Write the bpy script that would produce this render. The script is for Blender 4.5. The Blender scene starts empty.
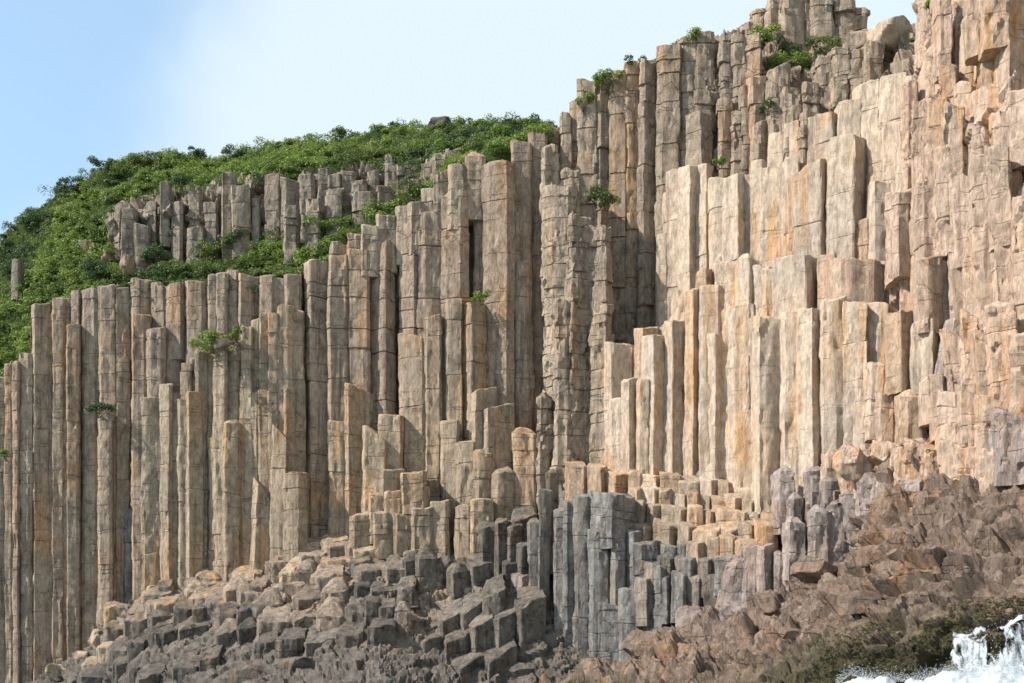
import bpy, math, random
import numpy as np

# ------------------------------------------------------------------ basics
F, HZ, CAMH = 1100.0, 655.0, 2.2          # focal length in px, horizon row, eye height (boat)
SC = bpy.context.scene
COL = SC.collection
RNG = np.random.default_rng(7)
random.seed(7)

def P(px, py, Y):
    return np.array([(px - 512.0) * Y / F, Y, CAMH + (HZ - py) * Y / F])

def PA(px, py, Y):
    px, py, Y = np.asarray(px, float), np.asarray(py, float), np.asarray(Y, float)
    return np.stack([(px - 512.0) * Y / F, Y, CAMH + (HZ - py) * Y / F], -1)

def tag(o, label=None, cat=None, group=None, kind=None):
    if label: o['label'] = label
    if cat: o['category'] = cat
    if group: o['group'] = group
    if kind: o['kind'] = kind
    return o

# ------------------------------------------------------------------ numpy noise
def _h(ix, iy, iz, s):
    n = (ix.astype(np.int64) * 374761393 + iy.astype(np.int64) * 668265263
         + iz.astype(np.int64) * 2147483647 + s * 974634321) & 0xFFFFFFFF
    n = ((n ^ (n >> 13)) * 1274126177) & 0xFFFFFFFF
    n = ((n ^ (n >> 16)) * 2246822519) & 0xFFFFFFFF
    n = n ^ (n >> 15)
    return (n & 0xFFFFFF) / float(0xFFFFFF)

def vnoise(p, s=0):
    i = np.floor(p); f = p - i
    u = f * f * f * (f * (f * 6 - 15) + 10)
    ix, iy, iz = i[..., 0], i[..., 1], i[..., 2]
    r = 0
    for dx in (0, 1):
        wx = u[..., 0] if dx else 1 - u[..., 0]
        for dy in (0, 1):
            wy = u[..., 1] if dy else 1 - u[..., 1]
            for dz in (0, 1):
                wz = u[..., 2] if dz else 1 - u[..., 2]
                r = r + wx * wy * wz * _h(ix + dx, iy + dy, iz + dz, s)
    return r * 2 - 1

def fbm(p, octs=4, s=0):
    a, r = 1.0, 0
    for k in range(octs):
        r = r + a * vnoise(p * (2.03 ** k), s + k * 17)
        a *= .5
    return r

def cell(p, s=0):
    """nearest feature point: (F1, F2, id hash, local offset)"""
    i = np.floor(p)
    f1 = np.full(p.shape[:-1], 9.0); f2 = f1.copy()
    cid = np.zeros(p.shape[:-1]); off = np.zeros_like(p)
    for dx in (-1, 0, 1):
        for dy in (-1, 0, 1):
            for dz in (-1, 0, 1):
                c = i + np.array([dx, dy, dz])
                q = np.stack([_h(c[..., 0], c[..., 1], c[..., 2], s + k) for k in (1, 2, 3)], -1)
                d = p - (c + .12 + .76 * q)
                dd = np.sqrt((d * d).sum(-1))
                m = dd < f1
                f2 = np.where(m, f1, np.minimum(f2, dd))
                f1 = np.where(m, dd, f1)
                cid = np.where(m, _h(c[..., 0], c[..., 1], c[..., 2], s + 9), cid)
                off = np.where(m[..., None], d, off)
    return f1, f2, cid, off

def blocky(p, scale, s, tilt=.5, crack=.35, cw=.1):
    q = p / np.array(scale)
    q = q + .25 * np.stack([vnoise(q * 1.3, s + 51), vnoise(q * 1.3, s + 52), vnoise(q * 1.3, s + 53)], -1)
    f1, f2, cid, off = cell(q, s)
    d = cid * 2 - 1
    t = np.stack([(cid * 7.13) % 1, (cid * 13.71) % 1, (cid * 29.37) % 1], -1) * 2 - 1
    d = d + tilt * 2 * (off * t).sum(-1)
    e = np.clip((f2 - f1) / cw, 0, 1)
    return d - crack * (1 - e) ** 2

# ------------------------------------------------------------------ mesh helpers
def mesh_from(name, v, quads=None, polys=None, sharp=None, smooth=True):
    me = bpy.data.meshes.new(name)
    v = np.asarray(v, np.float32)
    loops, starts, tot = [], [], []
    n = 0
    if quads is not None and len(quads):
        q = np.asarray(quads, np.int32)
        loops.append(q.ravel()); starts.append(np.arange(len(q)) * q.shape[1]); tot.append(np.full(len(q), q.shape[1]))
        n = q.size
    for pl in (polys or []):
        loops.append(np.array(pl, np.int32)); starts.append(np.array([n])); tot.append(np.array([len(pl)])); n += len(pl)
    loops = np.concatenate(loops); starts = np.concatenate(starts)
    me.vertices.add(len(v)); me.vertices.foreach_set('co', v.ravel())
    me.loops.add(len(loops)); me.loops.foreach_set('vertex_index', loops.astype(np.int32))
    me.polygons.add(len(starts)); me.polygons.foreach_set('loop_start', starts.astype(np.int32))
    me.update(calc_edges=True)
    me.validate()
    if smooth:
        me.polygons.foreach_set('use_smooth', np.ones(len(me.polygons), bool))
        if sharp: me.set_sharp_from_angle(angle=math.radians(sharp))
    return me

def link(name, me, mat, parent=None):
    o = bpy.data.objects.new(name, me)
    if mat is not None and not me.materials: me.materials.append(mat)
    COL.objects.link(o)
    if parent: o.parent = parent
    return o

def ringquads(nr, n, base=0):
    a = np.arange(nr - 1)[:, None] * n + np.arange(n)[None, :]
    b = np.arange(nr - 1)[:, None] * n + (np.arange(n)[None, :] + 1) % n
    return np.stack([a, b, b + n, a + n], -1).reshape(-1, 4) + base

# ------------------------------------------------------------------ materials
def nodes_mat(name):
    m = bpy.data.materials.new(name); m.use_nodes = True
    nt = m.node_tree
    return m, nt, nt.nodes, nt.links, nt.nodes['Principled BSDF']

def N(nt, t, **kw):
    n = nt.nodes.new(t)
    for k, v in kw.items():
        if k in ('operation', 'blend_type', 'data_type', 'feature', 'noise_dimensions', 'mode'): setattr(n, k, v)
    return n

def math_n(nt, op, a, b=None, clamp=False):
    n = nt.nodes.new('ShaderNodeMath'); n.operation = op; n.use_clamp = clamp
    for i, x in enumerate((a, b)):
        if x is None: continue
        if isinstance(x, (int, float)): n.inputs[i].default_value = x
        else: nt.links.new(x, n.inputs[i])
    return n.outputs[0]

def mixc(nt, fac, a, b, mode='MIX'):
    n = nt.nodes.new('ShaderNodeMix'); n.data_type = 'RGBA'; n.blend_type = mode; n.clamp_factor = True
    for sock, x in ((n.inputs[0], fac), (n.inputs[6], a), (n.inputs[7], b)):
        if isinstance(x, (int, float)): sock.default_value = x
        elif isinstance(x, tuple): sock.default_value = (*x, 1)
        else: nt.links.new(x, sock)
    return n.outputs[2]

def noise_n(nt, vec, scale, detail=4, rough=.55, dist=0.0):
    n = nt.nodes.new('ShaderNodeTexNoise')
    n.inputs['Scale'].default_value = scale; n.inputs['Detail'].default_value = detail
    n.inputs['Roughness'].default_value = rough; n.inputs['Distortion'].default_value = dist
    nt.links.new(vec, n.inputs['Vector'])
    return n.outputs['Fac']

def ramp(nt, x, lo, hi):
    n = nt.nodes.new('ShaderNodeMapRange'); n.clamp = True; n.interpolation_type = 'SMOOTHSTEP'
    n.inputs[1].default_value = lo; n.inputs[2].default_value = hi
    nt.links.new(x, n.inputs[0])
    return n.outputs[0]

def vscale(nt, vec, s):
    n = nt.nodes.new('ShaderNodeVectorMath'); n.operation = 'MULTIPLY'
    nt.links.new(vec, n.inputs[0]); n.inputs[1].default_value = s
    return n.outputs[0]

def rock_mat(name, a, b, stain, dark, streak=.5, lichen=.25, crack=.5, var=.25, bump=.5, tide=None, rough=.9, stain_amt=.6, joint=.8, mottle=1., weed=None):
    m, nt, ns, L, bs = nodes_mat(name)
    geo = ns.new('ShaderNodeNewGeometry'); pos = geo.outputs['Position']
    oi = ns.new('ShaderNodeObjectInfo'); rnd = oi.outputs['Random']
    base = mixc(nt, ramp(nt, noise_n(nt, pos, .16, 3), .35, .65), a, b)
    # per-stone tint
    base = mixc(nt, math_n(nt, 'MULTIPLY', rnd, .45), base, b)
    # mottling
    mot = noise_n(nt, pos, 1.1, 6, .66)
    base = mixc(nt, math_n(nt, 'MULTIPLY', ramp(nt, mot, .46, .66), mottle), base, tuple(c * .55 for c in a))
    base = mixc(nt, math_n(nt, 'MULTIPLY', ramp(nt, noise_n(nt, vscale(nt, pos, (1, 1, .45)), .55, 5, .68), .50, .60), .5 * mottle), base, tuple(c * .66 for c in b))
    # water streaks run down the stone
    st1 = noise_n(nt, vscale(nt, pos, (1.5, 1.5, .07)), 1.0, 5, .6)
    st2 = noise_n(nt, vscale(nt, pos, (3.2, 3.2, .12)), 1.0, 5, .6)
    patch = ramp(nt, noise_n(nt, pos, .22, 3), .40, .66)
    base = mixc(nt, math_n(nt, 'MULTIPLY', math_n(nt, 'MULTIPLY', ramp(nt, st1, .47, .60), patch), stain_amt), base, stain)
    base = mixc(nt, math_n(nt, 'MULTIPLY', ramp(nt, st2, .52, .66), streak * .8), base, dark)
    # pale grey lichen and scuffs
    lc = noise_n(nt, pos, 2.3, 6, .7)
    base = mixc(nt, math_n(nt, 'MULTIPLY', ramp(nt, lc, .54, .62), lichen), base, tuple(min(1, .55 * c + .25) for c in b))
    # hairline cracks
    vo = ns.new('ShaderNodeTexVoronoi'); vo.feature = 'DISTANCE_TO_EDGE'; vo.inputs['Scale'].default_value = 1
    wob = ns.new('ShaderNodeVectorMath'); wob.operation = 'ADD'
    nz = ns.new('ShaderNodeTexNoise'); nz.inputs['Scale'].default_value = 1.6; nz.inputs['Detail'].default_value = 5
    L.new(pos, nz.inputs['Vector'])
    L.new(vscale(nt, pos, (.75, .75, .5)), wob.inputs[0]); L.new(vscale(nt, nz.outputs['Color'], (.5, .5, .5)), wob.inputs[1])
    L.new(wob.outputs[0], vo.inputs['Vector'])
    ck = math_n(nt, 'SUBTRACT', 1.0, ramp(nt, vo.outputs['Distance'], .0, .022))
    base = mixc(nt, math_n(nt, 'MULTIPLY', math_n(nt, 'MULTIPLY', ck, crack), ramp(nt, noise_n(nt, pos, .6, 3), .42, .6)), base, tuple(c * .25 for c in dark))
    # fine bedding joints, set differently in every stone
    sz = ns.new('ShaderNodeSeparateXYZ'); L.new(pos, sz.inputs[0])
    hz = math_n(nt, 'ADD', math_n(nt, 'ADD', sz.outputs[2], math_n(nt, 'MULTIPLY', rnd, 37.0)), math_n(nt, 'MULTIPLY', noise_n(nt, pos, .8, 5, .6), .55))
    jl = None
    for fr, wd in ((.83, .035), (.31, .016)):
        fz = math_n(nt, 'FRACT', math_n(nt, 'MULTIPLY', hz, fr))
        ln = math_n(nt, 'SUBTRACT', 1.0, ramp(nt, fz, 0.0, wd))
        jl = ln if jl is None else math_n(nt, 'MAXIMUM', jl, ln)
    jl = math_n(nt, 'MULTIPLY', jl, ramp(nt, noise_n(nt, pos, .9, 4, .6), .46, .60))
    base = mixc(nt, math_n(nt, 'MULTIPLY', jl, joint), base, tuple(c * .35 for c in dark))
    ck = math_n(nt, 'MAXIMUM', math_n(nt, 'MULTIPLY', ck, crack), math_n(nt, 'MULTIPLY', jl, joint))
    # value variation per stone and broad
    val = math_n(nt, 'ADD', math_n(nt, 'MULTIPLY', rnd, var), 1 - var / 2)
    val = math_n(nt, 'MULTIPLY', val, math_n(nt, 'ADD', math_n(nt, 'MULTIPLY', ramp(nt, noise_n(nt, vscale(nt, pos, (4.2, 4.2, 1.7)), 1.0, 6, .78), .30, .70), .62), .66))
    hs = ns.new('ShaderNodeHueSaturation'); L.new(base, hs.inputs['Color']); L.new(val, hs.inputs['Value'])
    base = hs.outputs[0]
    if tide:
        z0, z1, tc, tc2 = tide
        sp = ns.new('ShaderNodeSeparateXYZ'); L.new(pos, sp.inputs[0])
        zz = math_n(nt, 'ADD', sp.outputs[2], math_n(nt, 'MULTIPLY', math_n(nt, 'SUBTRACT', noise_n(nt, pos, .45, 6, .65), .5), 6.0))
        tm = math_n(nt, 'SUBTRACT', 1.0, ramp(nt, zz, z0, z1))
        tcol = mixc(nt, ramp(nt, noise_n(nt, pos, 1.6, 8, .7), .4, .62), tc, tc2)
        base = mixc(nt, tm, base, tcol)
    if weed:                                   # seaweed film round the spot where the waves break
        wc, r0, r1, wa, wb = weed
        dv = ns.new('ShaderNodeVectorMath'); dv.operation = 'DISTANCE'
        L.new(vscale(nt, pos, (.75, .75, 2.2)), dv.inputs[0]); dv.inputs[1].default_value = (wc[0] * .75, wc[1] * .75, wc[2] * 2.2)
        dd = math_n(nt, 'ADD', dv.outputs['Value'], math_n(nt, 'MULTIPLY', math_n(nt, 'SUBTRACT', noise_n(nt, pos, .55, 6, .65), .5), 9.0))
        base = mixc(nt, math_n(nt, 'SUBTRACT', 1.0, ramp(nt, dd, r0, r1)), base, mixc(nt, ramp(nt, noise_n(nt, pos, 2.2, 6, .7), .4, .6), wa, wb))
    L.new(base, bs.inputs['Base Color'])
    bs.inputs['Roughness'].default_value = rough
    bs.inputs['Specular IOR Level'].default_value = .25
    # bump
    h = math_n(nt, 'ADD', noise_n(nt, vscale(nt, pos, (2.9, 2.9, 1.25)), 1.0, 8, .8), math_n(nt, 'MULTIPLY', noise_n(nt, vscale(nt, pos, (4, 4, .9)), 1.0, 6, .65), .6))
    h = math_n(nt, 'SUBTRACT', h, math_n(nt, 'MULTIPLY', ck, .25))
    bp = ns.new('ShaderNodeBump'); bp.inputs['Strength'].default_value = min(1., bump * 1.7); bp.inputs['Distance'].default_value = .26
    L.new(h, bp.inputs['Height']); L.new(bp.outputs[0], bs.inputs['Normal'])
    return m

GREYTAN = rock_mat('grey_tan_stone', (.385, .282, .195), (.335, .255, .19), (.46, .245, .11), (.095, .078, .064), .75, .2, mottle=.75)
WARMTAN = rock_mat('warm_tan_stone', (.44, .325, .215), (.36, .28, .20), (.48, .235, .085), (.13, .095, .07), .65, .18, mottle=.75)
BUFF    = rock_mat('buff_stone', (.40, .305, .215), (.345, .27, .20), (.45, .25, .125), (.12, .10, .082), .6, .2, .7, mottle=.75)
PINK    = rock_mat('pink_buff_stone', (.51, .39, .28), (.46, .365, .28), (.52, .29, .13), (.24, .175, .145), .6, .2, .15, .25, joint=.5, mottle=.35, bump=.4, stain_amt=.8)
ROSE    = rock_mat('rose_stone', (.51, .36, .255), (.455, .335, .25), (.52, .27, .115), (.20, .115, .09), .65, .2, .45, .25, joint=.6, mottle=.45, bump=.45, stain_amt=.8)
OUTCROP = rock_mat('lichen_grey_stone', (.31, .245, .18), (.265, .215, .165), (.36, .22, .11), (.08, .072, .06), .6, .4, mottle=.9)
OCHRE   = rock_mat('ochre_stone', (.49, .335, .215), (.45, .325, .225), (.50, .24, .08), (.18, .125, .085), .45, .1, .4, .3)
STEEL   = rock_mat('blue_grey_stone', (.205, .195, .18), (.27, .245, .215), (.31, .22, .14), (.05, .05, .052), .7, .3, .5, .3)
DARK    = rock_mat('dark_grey_stone', (.115, .098, .083), (.18, .15, .12), (.27, .175, .10), (.034, .032, .03), .6, .25, .5, .35)
MAUVE   = rock_mat('mauve_grey_stone', (.40, .31, .26), (.34, .275, .24), (.37, .21, .12), (.085, .068, .06), .55, .25, .5, .3)
RUBBLE  = rock_mat('rubble_stone', (.245, .195, .15), (.33, .255, .19), (.38, .23, .125), (.045, .04, .037), .5, .3, .6, .25,
                   tide=(1.6, 5.0, (.10, .087, .075), (.165, .138, .112)))
BROWN   = rock_mat('brown_shore_stone', (.29, .20, .14), (.215, .155, .115), (.40, .19, .075), (.05, .04, .034), .5, .22, .6, .3,
                   tide=(-.4, 1.4, (.085, .07, .042), (.06, .055, .03)), bump=.6, rough=.62,
                   weed=((15.5, 39.5, 1.0), 3.0, 7.0, (.11, .092, .05), (.06, .058, .025)))
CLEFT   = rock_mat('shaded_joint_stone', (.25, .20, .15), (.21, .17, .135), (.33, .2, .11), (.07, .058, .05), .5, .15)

def leaf_mat(name, c1, c2, c3):
    m, nt, ns, L, bs = nodes_mat(name)
    geo = ns.new('ShaderNodeNewGeometry'); oi = ns.new('ShaderNodeObjectInfo')
    pos = geo.outputs['Position']
    c = mixc(nt, ramp(nt, noise_n(nt, pos, .33, 3), .36, .62), c1, c2)
    c = mixc(nt, math_n(nt, 'MULTIPLY', geo.outputs['Random Per Island'], .55), c, c3)
    c = mixc(nt, ramp(nt, noise_n(nt, pos, .8, 4), .55, .75), c, c1)
    L.new(c, bs.inputs['Base Color']); bs.inputs['Roughness'].default_value = .6
    bs.inputs['Specular IOR Level'].default_value = .3
    tr = ns.new('ShaderNodeBsdfTranslucent'); L.new(c, tr.inputs[0])
    mx = ns.new('ShaderNodeMixShader'); mx.inputs[0].default_value = .3
    L.new(bs.outputs[0], mx.inputs[1]); L.new(tr.outputs[0], mx.inputs[2])
    L.new(mx.outputs[0], ns['Material Output'].inputs[0])
    return m

LEAF = leaf_mat('scrub_leaf', (.058, .095, .027), (.16, .205, .05), (.115, .16, .038))
LEAFB = leaf_mat('bright_leaf', (.12, .18, .034), (.215, .285, .058), (.16, .225, .042))
LEAFD = leaf_mat('dark_leaf', (.04, .075, .028), (.085, .13, .042), (.07, .11, .03))
WEED = leaf_mat('seaweed', (.085, .075, .035), (.14, .11, .055), (.075, .09, .03))

def simple_mat(name, col, rough=.8):
    m, nt, ns, L, bs = nodes_mat(name)
    geo = ns.new('ShaderNodeNewGeometry')
    c = mixc(nt, noise_n(nt, geo.outputs['Position'], .9, 6), tuple(x * .7 for x in col), col)
    L.new(c, bs.inputs['Base Color']); bs.inputs['Roughness'].default_value = 1.
    bs.inputs['Specular IOR Level'].default_value = 0.
    return m
TWIG = simple_mat('twig_bark', (.16, .12, .08))
SOIL = simple_mat('scrubby_soil', (.04, .055, .018))

# ------------------------------------------------------------------ rock builders
def prism(poly, z0, z1, seed, joints=(), rough=1.0, flute=.03, top='flat', tx=0., ty=.12, lean=(0., 0.), dz=.3, ds=.2, jd=.035, blockjit=.022):
    """an irregular stone prism: ragged sides, open joints, chipped top"""
    r = np.random.default_rng(seed)
    poly = np.asarray(poly, float); n = len(poly); cen = poly.mean(0)
    pts = []; nor = []
    for i in range(n):
        a, b = poly[i], poly[(i + 1) % n]
        e = b - a; ln = np.hypot(*e)
        ch = min(.05 * ln, .014)
        k = max(2, int(round(ln / ds)))
        ts = np.concatenate([[ch / ln], np.linspace(ch / ln, 1 - ch / ln, k + 1)[1:-1], [1 - ch / ln]])
        nn = np.array([e[1], -e[0]]) / (ln + 1e-9)
        for t in ts:
            pts.append(a + e * t); nor.append(nn)
    pts = np.array(pts); nor = np.array(nor); m = len(pts)
    nor = nor + .5 * (np.roll(nor, 1, 0) + np.roll(nor, -1, 0)); nor /= np.linalg.norm(nor, axis=1)[:, None] + 1e-9
    h = z1 - z0
    zs = list(np.linspace(z0, z1 - .1, max(3, int(h / dz) + 1)))
    js = sorted(j for j in joints if z0 + .25 < j < z1 - .25)
    zs = [z for z in zs if all(abs(z - j) > .07 for j in js)]
    ins = {}
    for j in js:
        dep = jd * r.uniform(.5, 1.6)
        for o_, d_ in ((-.04, 0.), (-.012, dep), (.012, dep), (.04, 0.)):
            zs.append(j + o_); ins[j + o_] = d_
    zs = np.array(sorted(zs)); inset = np.array([ins.get(z, 0.) for z in zs])
    bid = np.searchsorted(np.array(js), zs) if js else np.zeros(len(zs), int)
    nb = len(js) + 1
    bo = r.normal(0, blockjit, (nb, 2)) ; bs_ = 1 + r.normal(0, blockjit * .35, nb)
    V = pts[None] - cen
    V = V * bs_[bid][:, None, None] + bo[bid][:, None, :] + cen - nor[None] * inset[:, None, None]
    Z = np.broadcast_to(zs[:, None], V.shape[:2]).copy()
    X = np.concatenate([V, Z[..., None]], -1)
    # cap rings
    caps = []
    for sc, dzc, il in ((1, -.035, .012), (1, .0, .05), (.78, .02, .05), (.45, .02, .04), (.16, .02, .02)):
        q = X[-1, :, :2]; c2 = q.mean(0)
        w = c2 + (q - c2) * sc
        dirc = (q - c2); dl = np.linalg.norm(dirc, axis=1)[:, None] + 1e-9
        w = w - dirc / dl * np.minimum(il, dl * .3)
        zc = z1 + dzc
        if top == 'round': zc = z1 + .28 * min(1.4, np.ptp(poly[:, 0])) * (1 - sc ** 2.2) - .1 + dzc
        caps.append(np.concatenate([w, np.full((m, 1), zc)], -1))
    X = np.concatenate([X, np.stack(caps)], 0)
    nr = X.shape[0]
    so = r.uniform(-500, 500, 3)
    # top follows a tilt, fading downwards; joints tilt with it
    wgt = np.clip((X[..., 2] - z0) / max(h, .1), 0, 1)
    ft = np.clip(1 - (z1 - X[..., 2]) / 1.6, 0, 1)
    X[..., 2] += (tx * (X[..., 0] - cen[0]) + ty * (X[..., 1] - cen[1])) * ft
    jt = r.normal(0, .07, 2)
    X[..., 2] += (1 - ft) * (jt[0] * (X[..., 0] - cen[0]) + jt[1] * (X[..., 1] - cen[1])) * np.clip(wgt * 4, 0, 1)
    if lean[0] or lean[1]:
        X[..., 0] += lean[0] * (X[..., 2] - z0); X[..., 1] += lean[1] * (X[..., 2] - z0)
    Q = X + so
    nrm = np.broadcast_to(nor[None], X.shape[:2] + (2,))
    d = (.03 * vnoise(Q * np.array([.5, .5, .16]), 3) + .022 * fbm(Q * np.array([1.4, 1.4, .4]), 3, 11)
         + .03 * blocky(Q, (.5, .5, 1.6), 21, .9, .6, .08) + .02 * fbm(Q * 4.5, 3, 31)) * rough
    d = d + flute * vnoise(Q * np.array([3.4, 3.4, .16]), 41)
    X[..., :2] += nrm * d[..., None] * np.where(np.arange(nr) < nr - 4, 1, .6)[:, None, None]
    # wander of the whole shaft
    wx = .03 * vnoise(np.stack([np.full(nr, so[0]), np.full(nr, so[1]), X[:, 0, 2] * .3], -1), 61)
    X[..., 0] += wx[:, None]
    X[-5:, :, 2] += .09 * rough * fbm(Q[-5:] * np.array([1.6, 1.6, .3]), 3, 71)
    v = X.reshape(-1, 3)
    q = ringquads(nr, m)
    bottom = list(range(m))[::-1]; topf = [(nr - 1) * m + i for i in range(m)]
    return mesh_from('stone', v, q, [bottom, topf], sharp=23)

def colpoly(px0, px1, Y, r, s=None, s2=None, dep=1.25, flat=False, face=0.):
    x0, x1 = (px0 - 512) * Y / F, (px1 - 512) * Y / F
    w = x1 - x0; d = max(w, .7)
    if face < -.05 and s is None and s2 is None and r.random() < .5: s = r.uniform(.42, .78)
    if s is not None and s2 is None:      # two clear faces that meet at one edge
        pts = [(0, .5 * w + .0), (s - .02, 0), (s + .02, 0), (1, .42 * w), (.9, dep * d), (.12, dep * d)]
    else:
        a = r.uniform(.10, .30) if s is None else s
        b = r.uniform(.72, .93) if s2 is None else s2
        k = .5 if flat else 1
        ft = face + r.normal(0, .13) * k
        lo = max(0, -ft); hi = max(0, ft)
        pts = [(0, (r.uniform(.08, .30) * k + lo) * w), (a, lo * w), (b, hi * w), (1, (r.uniform(.07, .28) * k + hi) * w), (.88, (dep + abs(ft)) * d), (.12, (dep + abs(ft)) * d)]
    return [(x0 + u * w, Y + v) for u, v in pts]

ORD = ['first', 'second', 'third', 'fourth', 'fifth', 'sixth', 'seventh', 'eighth', 'ninth', 'tenth', 'eleventh', 'twelfth',
       'thirteenth', 'fourteenth', 'fifteenth', 'sixteenth', 'seventeenth', 'eighteenth', 'nineteenth', 'twentieth']
COLWORD = {'grey_tan_stone': 'grey-tan', 'warm_tan_stone': 'warm tan', 'buff_stone': 'buff', 'pink_buff_stone': 'pinkish buff', 'rose_stone': 'rosy',
           'ochre_stone': 'ochre', 'lichen_grey_stone': 'lichen-grey', 'blue_grey_stone': 'blue-grey', 'dark_grey_stone': 'dark grey', 'mauve_grey_stone': 'mauve-grey',
           'rubble_stone': 'grey', 'brown_shore_stone': 'brown'}
MATKEY = {'g': GREYTAN, 'w': WARMTAN, 'b': BUFF, 'p': PINK, 'r': ROSE, 'o': OCHRE, 's': STEEL, 'd': DARK, 'm': MAUVE, 'n': BROWN}
SEED = [100]
ALLTOPS = []

def lerp(px, line):
    xs = [a for a, _ in line]; ys = [b for _, b in line]
    return float(np.interp(px, xs, ys))

CRACK1 = [(-80, 478), (0, 460), (30, 447), (50, 438), (65, 425), (95, 412), (125, 400), (145, 390), (165, 375)]

def rockset(where, depth, rows, mat, name='rock_pillar', cat='rock column', group='rock columns', noun='column', jgap=(1.6, 4.5),
            rough=1.0, flute=.03, dep=1.25, ty=.14, cracks=(), flat=False, bot_extra=14, jd=.022, blockjit=.014, dz=.24, ds=.14, face=0.):
    """rows: 'x0 x1 top bottom' plus flags y<dY> s<split> S<second split> t<slope px> r j<gap> m<key> l<lean px>; one thing per row"""
    items = []
    for line in rows.strip().splitlines():
        line = line.strip()
        if not line: continue
        p = line.split()
        it = dict(x0=float(p[0]), x1=float(p[1]), top=float(p[2]), bot=float(p[3]), y=0., s=None, S=None, t=0., r=False, j=None, m=None, l=0.)
        for fl in p[4:]:
            k = fl[0]
            if k == 'r': it['r'] = True
            elif k == 'm': it['m'] = fl[1:]
            else: it[k] = float(fl[1:])
        items.append(it)
    order = sorted(range(len(items)), key=lambda i: items[i]['x0'] + items[i]['x1'])
    for rank, i in enumerate(order):
        it = items[i]
        SEED[0] += 1; sd = SEED[0]; r = np.random.default_rng(sd)
        cx = (it['x0'] + it['x1']) / 2
        Y = lerp(cx, depth) + it['y'] + r.normal(0, .07)
        z1 = P(cx, it['top'], Y)[2]; z0 = P(cx, it['bot'] + bot_extra, Y)[2]
        poly = colpoly(it['x0'] - .6, it['x1'] + .6, Y, r, it['s'], it['S'], dep, flat, face)
        w = (it['x1'] - it['x0']) * Y / F
        js = []
        g = (it['j'], it['j'] * 1.7) if it['j'] else jgap
        if g[0] < 50:
            z = z1 - r.uniform(.35, 1.1) * g[0]
            while z > z0:
                js.append(z); z -= r.uniform(*g) * r.choice([.35, 1, 1, 1])
        for ck in cracks:
            if ck[0][0] - 2 <= cx <= ck[-1][0] + 2:
                js.append(P(cx, lerp(cx, ck), Y)[2])
        js = sorted(js); js = [a for k, a in enumerate(js) if k == 0 or a - js[k - 1] > .2]
        tx = it['t'] / max(1, it['x1'] - it['x0']) if it['t'] else r.normal(0, .09)
        me = prism(poly, z0, z1, sd, js, rough, flute, 'round' if it['r'] else 'flat', tx, ty + r.normal(0, .05),
                   (it['l'] * Y / F / max(.5, z1 - z0), 0), dz, ds, jd, blockjit)
        mt = MATKEY[it['m']] if it['m'] else mat
        o = link(name, me, mt)
        px = it['x1'] - it['x0']; hh = it['bot'] - it['top']
        adj = ('slender ' if px < 13 else 'broad ' if px > 25 else '')
        if it['r']: adj += 'round-topped '
        elif abs(it['t']) > 5: adj += 'slant-topped '
        if noun == 'column' and hh < 60: adj += 'short '
        nn = len(items)
        if nn == 1: pos = 'alone'
        elif rank == 0: pos = 'leftmost'
        elif rank == nn - 1: pos = 'rightmost'
        elif rank + 1 <= (nn + 1) // 2: pos = ORD[rank] + ' from left'
        else: pos = ORD[nn - 1 - rank] + ' from right'
        tag(o, f"{adj}{COLWORD[mt.name]} {noun}, {pos} {where}", cat, group, 'thing')
    return items

# ------------------------------------------------------------------ sheets (terrain and rock bodies)
def sheet(name, rows, mat, step=1.6, vstep=None, disp=None, seed=0, kind='structure', sharp=40, smooth_rows=False):
    """rows: list of polylines [(px,py,Y)...]; surface interpolated between them"""
    plen = max(abs(r[-1][0] - r[0][0]) for r in rows)
    nu = max(8, int(plen / step))
    u = np.linspace(0, 1, nu)
    R = []
    for r in rows:
        r = np.array(r, float); t = (r[:, 0] - r[0, 0]) / (r[-1, 0] - r[0, 0])
        R.append(np.stack([np.interp(u, t, r[:, k]) for k in range(3)], -1))
    R = np.array(R)
    out = []
    for k in range(len(R) - 1):
        gap = np.abs(R[k + 1, :, 1] - R[k, :, 1]).mean() + .3 * np.abs(R[k + 1, :, 2] - R[k, :, 2]).mean()
        nv = max(3, int(gap / (vstep or step)))
        t = np.linspace(0, 1, nv, endpoint=(k == len(R) - 2))[:, None, None]
        out.append(R[k][None] * (1 - t) + R[k + 1][None] * t)
    G = np.concatenate(out, 0)
    X = PA(G[..., 0], G[..., 1], G[..., 2])
    nv, nu = X.shape[:2]
    du = np.gradient(X, axis=1); dv = np.gradient(X, axis=0)
    nm = np.cross(du, dv); nm /= np.linalg.norm(nm, axis=-1)[..., None] + 1e-9
    s_ = np.sign((nm * np.array([0, -1, .4])).sum(-1)).mean()
    nm *= 1 if s_ >= 0 else -1
    # smooth the normals a little so blocks push out coherently
    if disp is not None:
        X = X + nm * disp(X)[..., None]
    idx = np.arange(nv * nu).reshape(nv, nu)
    q = np.stack([idx[:-1, :-1], idx[1:, :-1], idx[1:, 1:], idx[:-1, 1:]], -1).reshape(-1, 4)
    if s_ < 0: q = q[:, ::-1]
    me = mesh_from(name, X.reshape(-1, 3), q, sharp=sharp)
    o = link(name, me, mat)
    tag(o, kind=kind)
    return o, X

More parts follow.
